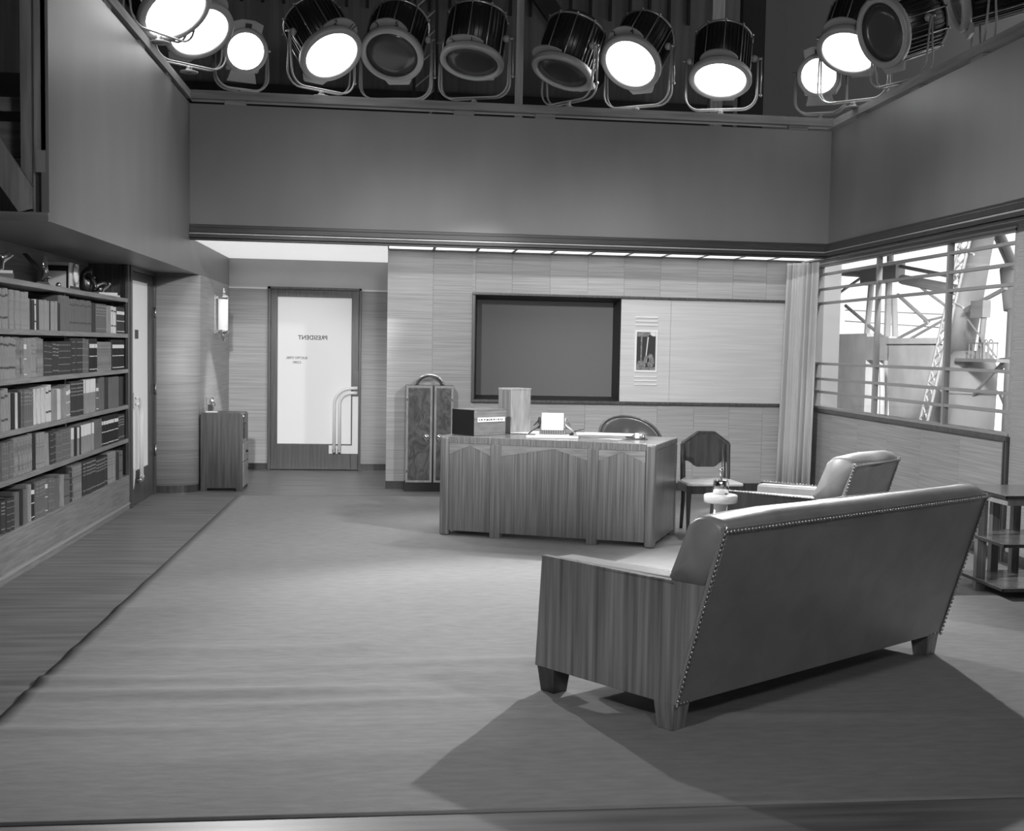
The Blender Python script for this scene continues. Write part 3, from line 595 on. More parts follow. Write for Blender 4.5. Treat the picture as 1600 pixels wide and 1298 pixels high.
bx('side_panel', (-.03, .075, .04), (-.004, DD-.06, DH-.05), 'walnut', dk); bx('side_panel', (-DL+.004, .075, .04), (-DL+.03, DD-.06, DH-.05), 'walnut', dk)
for a in (-.078, -1.694): bx('leg', (a, DD-.06, 0), (a+.078, DD, DH-.05), 'walnut', dk, .006)
for a, b in ((-1.62, -1.2), (-.5, -.08)):
    for k in range(3): f_ = bx('drawer', (a, DD-.03, .08+k*.205), (b, DD-.004, .08+k*.205+.195), 'walnut', dk); bx('pull', ((a+b)/2-.05, DD-.004, .17+k*.205), ((a+b)/2+.05, DD+.012, .185+k*.205), 'chrome', f_)
ZD = DH+.0015
def desk_pt(u, v_): return (DX+u*math.cos(DA)-v_*math.sin(DA), DY+u*math.sin(DA)+v_*math.cos(DA), ZD)

o = thing('file_box', 'dark-sided wooden file box with a pale label strip on the desk', 'box', (.59, 9.50, ZD), math.radians(38))
bx('body', (0, 0, 0), (.33, .25, .125), 'boxwood', o, .003); bx('lid', (-.004, -.004, .127), (.334, .254, .2), 'boxwood', o, .004)
bx('dark_side', (-.007, -.002, .002), (-.004, .252, .199), 'black', o); bx('brass_rim', (-.004, -.006, .192), (.334, -.003, .201), 'nail', o)
l_ = bx('label_strip', (.03, -.0075, .105), (.315, -.004, .14), 'card', o)
x = .04
while x < .3:
    wd = random.uniform(.008, .022); bx('mark', (x, -.0082, .116+random.uniform(-.003, .004)), (x+wd, -.0075, .128), 'ink2', l_); x += wd+random.uniform(.006, .014)
for a in (.006, .318): MB().sph((a+.004, -.006, .18), .006, 8).build('stud', 'nail', o, True)
o = thing('radio_box', 'tall pale wooden box standing behind the file box on the desk', 'box', desk_pt(-1.29, .50), math.radians(32))
bx('body', (0, 0, 0), (.20, .165, .355), 'palewood', o, .004); bx('lid_edge', (-.003, -.003, .345), (.203, .168, .36), 'palewood', o, .003); bx('grained_side', (-.003, .002, .004), (0, .163, .345), 'walnut', o)

# desk calendar with two figures
cx_, cy_ = 1.182, 9.381
o = thing('desk_calendar', 'white desk calendar block held up by two metal figures', 'desk calendar', (cx_, cy_, ZD), -.12)
bx('base', (-.2, -.05, 0), (.2, .07, .018), 'marble', o, .004); bx('base_step', (-.13, -.045, .018), (.13, .065, .028), 'marble', o, .003)
for k in range(15): bx('rib', (-.098+k*.0133, -.035, .028), (-.09+k*.0133, .05, .062), 'steel', o)
bx('rib_core', (-.1, -.02, .028), (.1, .045, .06), 'ink2', o)
bx('calendar_block', (-.084, -.03, .062), (.084, .03, .19), 'card', o, .002)
for s_ in (-1, 1):
    q = [(.105, 0, .085), (.098, .0, .115), (.1, .0, .135), (.102, 0, .16), (.12, -.01, .08), (.155, -.01, .055), (.19, -.01, .022), (.122, .01, .115), (.145, .012, .09), (.098, .02, .07), (.09, .0, .135)]
    q = [(s_*a, b, c) for a, b, c in q]
    skin('figure', q, [(0, 1), (1, 2), (2, 3), (0, 4), (4, 5), (5, 6), (2, 7), (7, 8), (0, 9), (2, 10)], [.012, .012, .009, .012, .009, .007, .005, .006, .004, .006, .004], 'bronze' if s_ < 0 else 'steel', o)
# papers
for u, v_, w_, h_, r_, lab, n_ in ((-1.2, .62, .2, .28, .2, 'loose white sheets beside the calendar on the desk', 3), (-.52, .50, .40, .3, .05, 'thick spread pile of white papers in the middle of the desk', 9), (-.42, .36, .24, .22, -.25, 'single sheet sliding off the paper pile', 1)):
    p = thing('paper_stack', lab, 'papers', desk_pt(u, v_), DA+r_)
    for k in range(n_):
        e = bx('sheet', (-w_/2, -h_/2, .0015+k*.003), (w_/2, h_/2, .0028+k*.003), 'paper', p); e.rotation_euler = (0, 0, random.uniform(-.14, .14)); e.location = (random.uniform(-.03, .03), random.uniform(-.03, .03), 0)
o = thing('ink_stand', 'small white ink stand near the desk corner', 'ink stand', desk_pt(-.22, .42), DA+.3)
bx('tray', (-.05, -.03, 0), (.06, .03, .008), 'darkwood', o); bx('well', (-.035, -.02, .008), (-.002, .02, .048), 'card', o, .003); MB().lathe([(.016, .008), (.018, .02), (.012, .034), (.012, .04), (0, .042)], 14, MX.Translation((.03, 0, 0))).build('bottle', 'chrome', o, True)
o = thing('pen_holder', 'dark pen in a low holder behind the calendar', 'pen holder', desk_pt(-.80, .60), 0)
MB().lathe([(.03, 0), (.03, .01), (.01, .02), (.01, .03), (0, .03)], 14).build('foot', 'black', o, True); MB().tube([(0, 0, .028), (.09, 0, .05)], [.006, .003]).build('pen', 'darkwood', o, True)

# ------------------------------------------------------------------ desk chair
o = thing('desk_chair', 'leather tub desk chair with rounded back behind the desk', 'chair', (1.96, 10.2, 0), .12)
def tub(r_in, r_out, name, mt, zb, hfun, a0=-.15, a1=PI+.15):
    mb = MB(); bm_ = mb.bm; n = 28; rin, rout = [], []
    for i in range(n+1):
        t = a0+(a1-a0)*i/n; h = hfun(t)
        rin.append([bm_.verts.new((r_in*math.cos(t)*k, r_in*math.sin(t)*k*.9, z)) for k, z in ((.92, zb), (1, (zb+h)/2), (1.03, h-.02))])
        rout.append([bm_.verts.new((r_out*math.cos(t)*k, r_out*math.sin(t)*k*.9, z)) for k, z in ((.92, zb), (1, (zb+h)/2), (1.03, h))])
    for A, B in ((rin, 1), (rout, 0)):
        for p_, q_ in zip(A, A[1:]):
            for k in range(2): bm_.faces.new((p_[k], q_[k], q_[k+1], p_[k+1]))
    for i in range(n):
        bm_.faces.new((rin[i][2], rin[i+1][2], rout[i+1][2], rout[i][2])); bm_.faces.new((rin[i][0], rout[i][0], rout[i+1][0], rin[i+1][0]))
    for i in (0, n):
        for k in range(2): bm_.faces.new((rin[i][k], rin[i][k+1], rout[i][k+1], rout[i][k]))
    return mb.build(name, mt, o, True)
hf = lambda t: .62+.27*max(0, math.sin(t))**.6
tub(.225, .275, 'backrest', 'chairleather', .44, hf)
MB().tube([(.28*1.0*math.cos(t), .28*.9*math.sin(t), hf(t)) for t in [-.15+(PI+.3)*i/28 for i in range(29)]], .011, 8).build('piping', 'chairleather', o, True)
mb = MB()
for i in range(44):
    t = -.1+(PI+.2)*i/43; mb.sph((.288*math.cos(t), .288*.9*math.sin(t), hf(t)-.03), .0065, 6)
q = mb.build('nail_trim', 'nail', o, True); q['kind'] = 'stuff'
MB().lathe([(0, .36), (.22, .36), (.24, .39), (.24, .44), (.2, .47), (0, .475)], 28).build('seat', 'chairleather', o, True)
MB().lathe([(.03, .1), (.03, .36), (0, .36)], 16).build('column', 'steel', o, True)
for k in range(4): a = k*PI/2+PI/4; MB().tube([(0, 0, .12), (.25*math.cos(a), .25*math.sin(a), .03)], [.025, .02]).build('leg', 'darkwood', o, True); 

# ------------------------------------------------------------------ octagonal-back side chair
o = thing('side_chair', 'dark wooden side chair with octagonal back and pale seat', 'chair', (2.269, 9.463, .004))
WC = .44
for x in (.012, WC-.012): MB().hexa([(x-.01, -.01, 0), (x+.01, -.01, 0), (x+.01, .01, 0), (x-.01, .01, 0)], [(x-.02, -.018, .40), (x+.02, -.018, .40), (x+.02, .022, .40), (x-.02, .022, .40)]).build('leg', 'darkwood', o, bevel=.004)
for x in (.06, WC-.012-.03):
    MB().tube([(x, .44, 0), (x+.003, .40, .25), (x, .40, .42), (x, .43, .7)], [.014, .018, .018, .015], 8).build('leg', 'darkwood', o, True)
bx('seat_rail', (.03, -.008, .335), (WC-.03, .02, .395), 'darkwood', o, .004)
for x in (.012, WC-.035): bx('seat_rail', (x, .02, .335), (x+.024, .40, .395), 'darkwood', o, .003)
MB().prism([(-.01, -.02), (WC+.01, -.02), (WC-.01, .28), (WC-.05, .41), (.06, .41), (.0, .25)], 'z', .395, .425).build('seat', 'seat', o, bevel=.014, seg=3)
bp_ = [(.1, .40), (.1, .70), (.235, .79), (.385, .79), (.52, .70), (.52, .40)]
c0 = .31; sx_ = .93; X0 = .245
def bpz(a, z): return ((a-c0)*sx_+X0, z)
outer = [bpz(.1, .70), bpz(.235, .79), bpz(.385, .79), bpz(.52, .70)]
mb = MB(); low = []
lw = [(.1, .55), (.13, .56), (.155, .558), (.18, .545), (.21, .52), (.235, .51), (.385, .51), (.41, .52), (.44, .545), (.465, .558), (.49, .556), (.52, .54)]
MB().prism(outer+[bpz(*p) for p in lw[::-1]], 'y', .422, .445).build('back_panel', 'burldark', o)
for a, b in zip(outer, outer[1:]):
    MB().tube([(a[0], .43, a[1]), (b[0], .43, b[1])], .016, 6).build('back_rail', 'darkwood', o)
for e in (outer[0], outer[3]): MB().tube([(e[0], .43, e[1]), (e[0], .41, .40)], .015, 6).build('back_stile', 'darkwood', o)

# ------------------------------------------------------------------ ashtray stand
o = thing('smoking_stand', 'chrome smoking stand with white glass tray and ball knob', 'ashtray stand', (1.94, 7.23, .004))
MB().lathe([(.13, 0), (.13, .015), (.05, .03), (.042, .04), (.042, .55), (0, .55)], 28).build('column', 'chrome', o, True)
MB().lathe([(.094, .548), (.1, .552), (.102, .59), (.096, .597), (.06, .6), (0, .6)], 32).build('tray', 'milkglass', o, True)
MB().lathe([(.047, .6), (.047, .683), (.044, .686), (0, .686)], 28).build('drum', 'chrome', o, True)
MB().lathe([(.006, .686), (.006, .73), (0, .73)], 10).build('stem', 'chrome', o, True); MB().sph((0, 0, .742), .015).build('knob', 'chrome', o, True)

# ------------------------------------------------------------------ sofa and armchair
def lounge(name, label, cat, loc, rot, L, lea, arm_w, ncush, vf=.741, woodarm=True, wood='sofawood'):
    o = thing(name, label, cat, loc, rot)
    rt, rb = (-.234, .81), (-.02, .105)
    for k, u in enumerate((0, L)):
        s_ = 1 if k == 0 else -1
        pw = [(vf, .57), (vf+.03, .105), (rb[0]+.012, .105), (-.150, .588)]
        MB().prism(pw, 'x', u, u+s_*.03).build('arm_panel', wood, o, bevel=.004)
        pi_ = [(vf-.015, .575), (vf-.0, .25), (.0, .25), (-.12, .59)]
        MB().prism(pi_, 'x', u+s_*.03, u+s_*arm_w).build('arm_pad', lea, o, bevel=.02, seg=3)
        bx('arm_cap', (u, .0, .57) if s_ > 0 else (u-.034, .0, .57), (u+.034, vf, .582) if s_ > 0 else (u, vf, .582), wood, o)
        # legs
        def leg(v0, v1, top):
            a, b = (u, u+s_*.1)
            MB().hexa([(min(a, b)+.012, v0+.012, 0), (max(a, b)-.012, v0+.012, 0), (max(a, b)-.012, v1-.012, 0), (min(a, b)+.012, v1-.012, 0)], [(min(a, b), v0, top), (max(a, b), v0, top), (max(a, b), v1, top), (min(a, b), v1, top)]).build('leg', 'darkwood' if v0 > .3 else 'sofawood', o, bevel=.003)
        leg(vf-.09, vf+.015, .107); leg(-.01, .09, .107)
    # rear panel
    n = V((rt[1]-rb[1], rt[0]-rb[0])).normalized()
    MB().prism([rb, rt, (rt[0]+.02, rt[1]+.004), (rb[0]+.02, rb[1])], 'x', .004, L-.004).build('rear_panel', lea, o, bevel=.004)
    # padded back: crowned profile, set in a little at the ends
    prof = [(-.232, .795), (-.224, .825), (-.195, .845), (-.15, .853), (-.105, .848), (-.07, .825), (.033, .605), (.03, .586), (-.15, .586)]
    mb = MB(); bm_ = mb.bm; us = [0., .006, .018, .04, .08, .16, .35, L*.5, L-.35, L-.16, L-.08, L-.04, L-.018, L-.006, L]; rows = []
    for j, u in enumerate(us):
        e = min(u, L-u); k = 1-.13*math.exp(-e/.016); r = []
        for (a, b) in prof:
            ca, cb = -.09, .69
            bb = cb+(b-cb)*k if b > .59 else .586
            if b > .7 and e > .03: bb += .006*math.sin(u*7+a*9)
            r.append(bm_.verts.new((u, ca+(a-ca)*k, bb)))
        rows.append(r)
    m_ = len(prof)
    for A, B in zip(rows, rows[1:]):
        for k in range(m_): bm_.faces.new((A[k], A[(k+1) % m_], B[(k+1) % m_], B[k]))
    for R, du in ((rows[0], -.006), (rows[-1], .006)):
        cv = bm_.verts.new((R[0].co.x+du, -.09, .7))
        for k in range(m_): bm_.faces.new((R[k], R[(k+1) % m_], cv))
    mb.build('back_cushion', lea, o, True)
    MB().prism([(.033, .592), (.10, .43), (.10, .25), (-.04, .25), (-.14, .592)], 'x', arm_w, L-arm_w).build('lower_back', lea, o, bevel=.012)
    MB().tube([(.01, .024, .594), (.012, -.064, .802), (.03, -.088, .832), (L*.5, -.088, .842), (L-.03, -.088, .832), (L-.012, -.064, .802), (L-.01, .024, .594)], .007, 8).build('piping', lea, o, True)
    cw = (L-2*arm_w)/ncush
    bx('seat_base', (arm_w, .08, .13), (L-arm_w, vf-.02, .27), lea, o, .01)
    for k in range(ncush): bx('seat_cushion', (arm_w+k*cw+.003, .09, .27), (arm_w+(k+1)*cw-.003, vf-.0, .43), lea, o, .03)
    # nail trim
    mb = MB(); dirv = V((0, rt[0]-rb[0], rt[1]-rb[1])); ln = dirv.length; off = V((0, -.003, -.001)); k = 0.
    while k < ln:
        for u in (.008, L-.008): p = V((u, rb[0], rb[1]))+dirv*(k/ln)+off; mb.sph(p, .008, 6)
        k += .021
    x = .01
    while x < L: mb.sph((x, rt[0]-.007, rt[1]-.012), .0082, 6); x += .021
    for u0 in (.012, L-.1):
        for k in range(5): mb.sph((u0+.019*k, rb[0]-.003, rb[1]+.006), .0055, 6)
    q = mb.build('nail_trim', 'nail', o, True); q['kind'] = 'stuff'
    MB().tube([(.016, rb[0]-.002, rb[1]), (.016, rt[0]-.002, rt[1]-.014), (L-.016, rt[0]-.002, rt[1]-.014), (L-.016, rb[0]-.002, rb[1])], .004, 6).build('rear_welt', lea, o, True)
    if not woodarm:
        mb = MB()
        for u in (.008, L-.008):
            x = .0
            while x < vf: mb.sph((u, x, .584), .006, 6); x += .022
        q = mb.build('arm_nails', 'nail', o, True); q['kind'] = 'stuff'
    return o
lounge('sofa', 'long dark leather sofa with walnut side panels seen from behind', 'sofa', (1.048, 4.542, .005), .629, 1.963, 'leather', .17, 3)
lounge('armchair', 'pale leather armchair with nailed back and dark wooden sides', 'armchair', (2.50, 7.12, .005), .80, .70, 'leather2', .12, 1, .72, False, 'darkwood')

# ------------------------------------------------------------------ tiered table
o = thing('tiered_table', 'three-tiered walnut side table beside the sofa', 'side table', (3.585, 6.89, .004))
TX, TY = .69, .62
for z in (.615, .325, .06):
    t_ = bx('shelf', (0, 0, z), (TX, TY, z+.022), 'walnut_top', o, .003)
    bx('edge_band', (-.002, -.002, z+.002), (TX, .003, z+.02), 'darkwood', t_); bx('edge_band', (-.002, -.002, z+.002), (.003, TY, z+.02), 'darkwood', t_)
bx('apron', (.02, .02, .575), (TX-.02, .04, .615), 'palewood', o); bx('apron', (.02, .04, .575), (.04, TY-.02, .615), 'palewood', o)
for x, y in ((.03, .36), (TX-.09, .36)): bx('post', (x-.03, y-.02, 0), (x+.03, y+.025, .615), 'walnut', o, .002)
for x, y in ((.2, .57), (.34, .57), (TX-.09, .57)): bx('post', (x, y-.02, 0), (x+.05, y+.03, .615), 'walnut', o, .002)

# ------------------------------------------------------------------ rails, scaffold, stage behind
def rail(name, label, a, b, mt='lumber_h'):
    tag(bx(name, a, b, mt), label, 'rail'); return
r1 = thing('lamp_rail', 'timber rail on blocks along the top of the back wall', 'rail', (0, YC, ZT))
bx('beam', (XB, -.05, .04), (XU, .12, .115), 'lumber_h', r1)
for x in (-1.6, .5, 1.27, 3.75): bx('block', (x, -.01, 0), (x+.19, .06, .04), 'lumber_h', r1)
r2 = thing('lamp_rail', 'timber rail along the top of the wall over the bookcase', 'rail', (XB, 0, ZT))
bx('beam', (-.09, YF, .03), (.02, YC-.06, .1), 'lumber_h', r2)
for y in (7.4, 8.5, 9.6, 10.7): bx('block', (-.06, y, 0), (.0, y+.2, .03), 'lumber_h', r2)
r3 = thing('lamp_rail', 'timber rail along the top of the wall over the window', 'rail', (XU, 0, ZT))
bx('beam', (-.02, 6.0, .03), (.1, YC-.06, .1), 'lumber_h', r3)
for y in (7.6, 8.7, 9.8, 11.0): bx('block', (0, y, 0), (.06, y+.2, .03), 'lumber_h', r3)
tag(bx('rail_post', (1.09, 11.99, 3.4), (1.16, 12.06, 6.2), 'lumber'), 'single upright timber post rising behind the back rail', 'post')
sg = thing('wall_bracing', 'rough timber studs and braces at the end of the upper wall', 'scaffold', (0, 0, ZS+.045))
bx('stud', (-1.985, YF+.0, .22), (-1.925, YF+.09, 1.6), 'lumber', sg); bx('stud', (-2.073, YF+.06, .0), (-2.0, YF+.14, 1.6), 'lumber', sg); bx('batten', (-2.0, YF+.03, .0), (-1.988, YF+.1, 1.6), 'lumber', sg)
MB().prism([(-2.25, .52), (-2.25, .26), (-2.07, .0), (-2.0, .02), (-2.0, .14)], 'y', YF+.0, YF+.04).build('brace', 'lumber', sg)
MB().prism([(-2.35, .33), (-2.35, .2), (-1.95, .85), (-1.95, .98)], 'y', YF+.5, YF+.54).build('brace', 'darkwood', sg)
bx('cross_board', (-2.9, YF+.45, .36), (-1.96, YF+.5, .56), 'lumber_h', sg); bx('cross_board', (-2.9, YF+.45, .62), (-1.96, YF+.5, .70), 'lumber_h', sg)
bx('corner_plate', (-1.975, YF-.004, .22), (-1.926, YF, .34), 'lampgrey', sg)
sb = struct(bx('wall_stage', (-6, 17.5, 0), (4.7, 17.6, 12), 'stage'), 'dark boarded wall of the film stage behind the set', 'wall')
for i in range(36): bx('batten', (-5.8+i*.28, 17.45, 6.05), (-5.76+i*.28, 17.5, 7.6), 'stagedark', sb)
bx('dark_band', (-6, 17.44, 4.0), (4.7, 17.5, 4.95), 'stagedark', sb)
struct(bx('wall_stage_left', (-6.1, -4, 0), (-6, 17.5, 12), 'stage'), 'dark side wall of the film stage', 'wall')
gt = thing('stage_girder', 'slim lattice girder standing on the stage behind the set', 'girder', (.15, 16.2, 0))
for x in (0, .28): bx('chord', (x, 0, 0), (x+.04, .04, 9), 'stagedark', gt)
for k in range(24): MB().tube([(.02, .02, 3+k*.25), (.3, .02, 3.25+k*.25)], .01, 5).build('lacing', 'lampgrey', gt)
MB().prism([(1.3, 6.6), (1.6, 6.6), (2.75, 5.1), (2.6, 4.9)], 'y', 16.6, 16.7).build('x', 'stagedark')
q = bpy.data.objects['x']; q.name = 'stage_brace'; tag(q, 'slanting dark timber brace behind the unlit lamps', 'brace')
for x, nm in ((3.95, 'pale'), (4.35, 'dark')):
    tag(bx('stage_post', (x, 15.8, 0), (x+(.16 if nm == 'pale' else .3), 15.95, 9), 'lumber' if nm == 'pale' else 'stagedark'), f'{nm} upright post on the stage behind the right corner lamp', 'post')

# ------------------------------------------------------------------ studio lamps
def head_frame(c, n):
    n = V(n).normalized(); x = n.cross(V((0, 0, 1))).normalized(); y = x.cross(n)   # x side, y up, z = n
    mm = MX.Identity(4)
    for i in range(3): mm[i][0], mm[i][1], mm[i][2] = -x[i], y[i], n[i]
    mm.translation = V(c); return mm
def yoke(o, pv, side, zb, hw, r=.011):
    for d in (-.035, .035):
        f = V((side.y, -side.x, 0))*d; rr = .14; b = pv-side*hw; e = pv+side*hw; p = [b+f*.2, V((b.x, b.y, zb+rr))+f]
        for i in range(1, 7):
            t = i*PI/12; p.append(V((b.x, b.y, zb+rr))+side*(rr*(1-math.cos(t)))+V((0, 0, -rr*math.sin(t)))+f)
        for i in range(0, 7):
            t = i*PI/12; p.append(V((e.x, e.y, zb+rr))-side*(rr*(1-math.sin(t)))+V((0, 0, -rr*math.cos(t)))+f)
        p += [e+f*.2]
        MB().tube(p, r, 8).build('yoke', 'lampgrey', o, True)
def drum_lamp(c, n, lit, label, num, rail_z, power=0, key=None, chain=True):
    n = (n[0], .975*n[1]-.22*n[2], .22*n[1]+.975*n[2])   # sight line from the floor climbs about 13 degrees to the rails
    o = thing('studio_lamp', label, 'studio lamp', (0, 0, 0)); M = head_frame(c, n); nn = V(n).normalized(); side = V((M[0][0], M[1][0], 0)).normalized()
    MB().lathe([(.265, -.05), (.27, -.48), (.22, -.55), (.0, -.58)], 36, M).build('housing', 'lampblack', o, True)
    mb = MB()
    for k in range(40):
        a = k*2*PI/40; mb.box((.262, -.004, -.46), (.279, .004, -.06), M @ MX.Rotation(a, 4, 'Z'))
    mb.build('cooling_fins', 'lampblack', o)
    mb = MB()
    for k in range(10): a = k*2*PI/10+.16; mb.tube([(.288*math.cos(a), .288*math.sin(a), -.02), (.288*math.cos(a), .288*math.sin(a), -.49)], .006, 6, M=M); mb.sph((.288*math.cos(a), .288*math.sin(a), -.49), .014, 6, M=M)
    mb.build('tie_rods', 'lamprod', o, True)
    mb = MB(); mb.tube([(.275*math.cos(t), .275*math.sin(t), -.485) for t in [i*2*PI/36 for i in range(36)]], .012, 6, True, M); mb.build('rear_ring', 'lamprod', o, True)
    MB().lathe([(.245, -.06), (.285, -.06), (.302, -.04), (.303, .0), (.295, .01), (.252, .012), (.245, .0)], 40, M, True).build('bezel', 'lampgrey', o, True)
    MB().lathe([(0, .001), (.15, -.001), (.248, -.008), (.248, -.02), (0, -.02)], 36, M).build('lens', 'glow' if lit else 'lampdark', o, True)
    # number hood
    mb = MB(); P = []
    for i in range(17):
        a = PI/2+(i-8)*.085; e = .055*(1-abs((i-8)/8)**2.2); P.append((a, e))
    poly = [(.275*math.cos(a), .275*math.sin(a)) for a, e in P]+[((.292+e*1.3)*math.cos(a), (.292+e*1.3)*math.sin(a)) for a, e in P[::-1]]
    mb.prism(poly, 'z', -.075, -.06, M).build('number_plate', 'lampgrey', o)
    if num:
        for ch, a in zip(num.split(), (.30, -.30)):
            text('numeral', ch, .075, 'ink', M @ MX.Rotation(a, 4, 'Z') @ MX.Translation((0, .318, -.056)), o)
    MB().prism([(-.14, -.285), (.14, -.285), (.1, -.355), (-.1, -.355)], 'z', -.06, -.03, M).build('lower_plate', 'lampgrey', o)
    pv = V(c)-nn*.24; yoke(o, pv, side, rail_z+.06, .345, .009)
    for s_ in (-1, 1):
        MB().sph(pv+side*.31*s_, .035, 10).build('pivot', 'lampgrey', o, True)
        MB().tube([pv+side*.29*s_, pv+side*.385*s_], .012).build('clamp_knob', 'lamprod', o, True)
    if chain:
        q = pv+side*.38; MB().tube([q, q+V((0, 0, -.34))], .008, 6).build('pull_rod', 'lamprod', o, True); MB().sph(q+V((0, 0, -.35)), .016, 8).build('rod_end', 'lamprod', o, True)
    MB().tube([(pv.x, pv.y, rail_z), (pv.x, pv.y, rail_z+.07)], .022).build('spigot', 'lampgrey', o, True)
    MB().lathe([(.075, 0), (.075, .01), (.03, .02), (.03, .03)], 12, MX.Translation((pv.x, pv.y, rail_z))).build('foot', 'lampgrey', o, True)
    if lit and power:
        l = spot('lamp_beam', V(c)+nn*.03, V(c)+nn*2, power, 56, .55, .09); mw = l.matrix_world.copy(); l.parent = o; l.matrix_world = mw
    return o
def fresnel_lamp(c, n, label, rail_z, power):
    o = thing('studio_lamp', label, 'studio lamp', (0, 0, 0)); M = head_frame(c, n); nn = V(n).normalized(); side = V((M[0][0], M[1][0], 0)).normalized()
    MB().box((-.16, -.2, -.36), (.16, .17, -.03), M).build('housing', 'lampgrey', o, bevel=.02)
    MB().lathe([(.165, -.04), (.2, -.04), (.215, -.015), (.21, .0), (.17, .004), (.165, .0)], 36, M, True).build('bezel', 'lampgrey', o, True)
    pr = [(0, .012)]
    for k in range(6): r = .03+k*.027; pr += [(r, .010-.001*k), (r+.002, .003)]
    pr += [(.168, -.004), (.168, -.02), (0, -.02)]
    MB().lathe(pr, 36, M).build('lens', 'glow', o, False)
    MB().prism([(-.13, .16), (-.14, .25), (-.06, .28), (.06, .28), (.14, .25), (.13, .16)], 'z', -.03, -.01, M).build('top_plate', 'lampgrey', o); MB().box((-.03, .205, -.009), (.03, .25, -.004), M).build('latch', 'lampblack', o)
    MB().prism([(-.11, -.18), (.11, -.18), (.14, -.29), (-.14, -.29)], 'z', -.03, -.01, M).build('skirt', 'lampgrey', o); MB().box((-.05, -.185, -.009), (.05, -.165, .006), M).build('catch', 'lamprod', o)
    pv = V(c)-nn*.16; yoke(o, pv, side, rail_z+.07, .25)
    for s_ in (-1, 1): MB().tube([pv+side*.16*s_, pv+side*.28*s_], .014).build('clamp_knob', 'lamprod', o, True)
    MB().tube([(pv.x, pv.y, rail_z), (pv.x, pv.y, rail_z+.07)], .02).build('spigot', 'lampgrey', o, True)
    l = spot('lamp_beam', V(c)+nn*.03, V(c)+nn*2, power, 48, .5, .06); mw = l.matrix_world.copy(); l.parent = o; l.matrix_world = mw
    return o
RZ = ZT+.115; YL = 11.95; RS = ZT+.10
fresnel_lamp((-1.424, YL, 4.143), (.36, -.82, -.40), 'small lit lamp with stepped lens at the corner over the bookcase end', RZ, LAMP['L0'])
drum_lamp((-.63, YL-.2, 4.10), (.41, -.67, -.61), True, 'lit drum lamp tilted over the office door side of the back rail', '2 11', RZ, LAMP['L1'])
drum_lamp((-.085, YL+.05, 4.18), (-.16, -.78, -.6), False, 'unlit drum lamp numbered 35 on the back rail', '3 5', RZ)
drum_lamp((.661, YL-.1, 4.114), (-.13, -.5, -.85), False, 'unlit drum lamp numbered 21 tipped steeply down', '2 1', RZ)
drum_lamp((1.518, YL-.1, 4.059), (-.31, -.42, -.85), False, 'unlit drum lamp without number tipped down past the upright post', '', RZ)
drum_lamp((2.174, YL-.1, 4.18), (-.42, -.7, -.56), True, 'lit drum lamp numbered 24 on the back rail', '2 4', RZ, LAMP['L5'])
drum_lamp((3.055, YL-.1, 4.07), (-.16, -.6, -.78), True, 'brightest lit drum lamp next to the right corner lamp', '', RZ, LAMP['L6'])
fresnel_lamp((4.03, YL-.12, 4.15), (-.43, -.80, -.43), 'small lit lamp with stepped lens at the corner over the curtain', RZ, LAMP['L7'])
drum_lamp((4.06, 11.1, 4.21), (-.37, -.55, -.74), True, 'lit drum lamp on the rail over the window', '', RS, LAMP['R1'])
drum_lamp((4.05, 10.3, 4.19), (-.88, -.38, -.28), False, 'unlit drum lamp turned sideways on the rail over the window', '', RS, chain=False)
drum_lamp((4.2, 9.25, 4.24), (-.86, .2, -.3), False, 'unlit drum lamp turned away at the near end of the window rail', '', RS, chain=False)
drum_lamp((-1.68, 10.9, 4.05), (.42, -.62, -.66), True, 'lit drum lamp over the bookcase, nearer the corner', '', RS, LAMP['LL2'], chain=False)
drum_lamp((-1.7, 9.9, 3.95), (.55, -.5, -.66), True, 'lit drum lamp over the bookcase, farther from the corner', '', RS, LAMP['LL1'], chain=False)

# ------------------------------------------------------------------ beyond the window
tag(bx('sky_backing', (10.0, 12, -.0), (10.1, 33, 4.5), 'sky'), 'bright backlit sky backing beyond the window', 'backdrop')
struct(bx('wall_stage_right', (10.3, 2, 0), (10.4, 33, 12), 'cream'), 'pale canvas wall of the stage behind the window rail', 'wall')
tag(bx('masking_flat', (4.43, 13.3, 0), (4.87, 13.34, 3.2), 'flat'), 'white masking flat just outside the window beside the curtain', 'flat')
cb = thing('storage_bin', 'grey concrete bin house with an opening beyond the window', 'building', (7.0, 0, 0))
bx('pier', (0, 17.95, 0), (.12, 19.3, 1.78), 'millcon', cb); bx('lintel', (0, 17.1, 1.38), (.12, 17.95, 1.73), 'millcon', cb)
MB().prism([(17.12, 1.38), (16.9, 0), (15.2, 0), (15.3, 1.6), (17.12, 1.70)], 'x', 0, .12).build('pier', 'millcon', cb)
MB().tube([(.06, 17.5, 1.38), (.06, 17.42, .9), (.06, 17.4, 0)], .04, 6).build('brace', 'steelwork', cb)
bx('coping', (-.03, 15.3, 1.62), (.15, 17.1, 1.70), 'millcon', cb)
gn = thing('gantry', 'steel gantry frame with crossing braces beyond the window', 'gantry', (8.05, 0, 0))
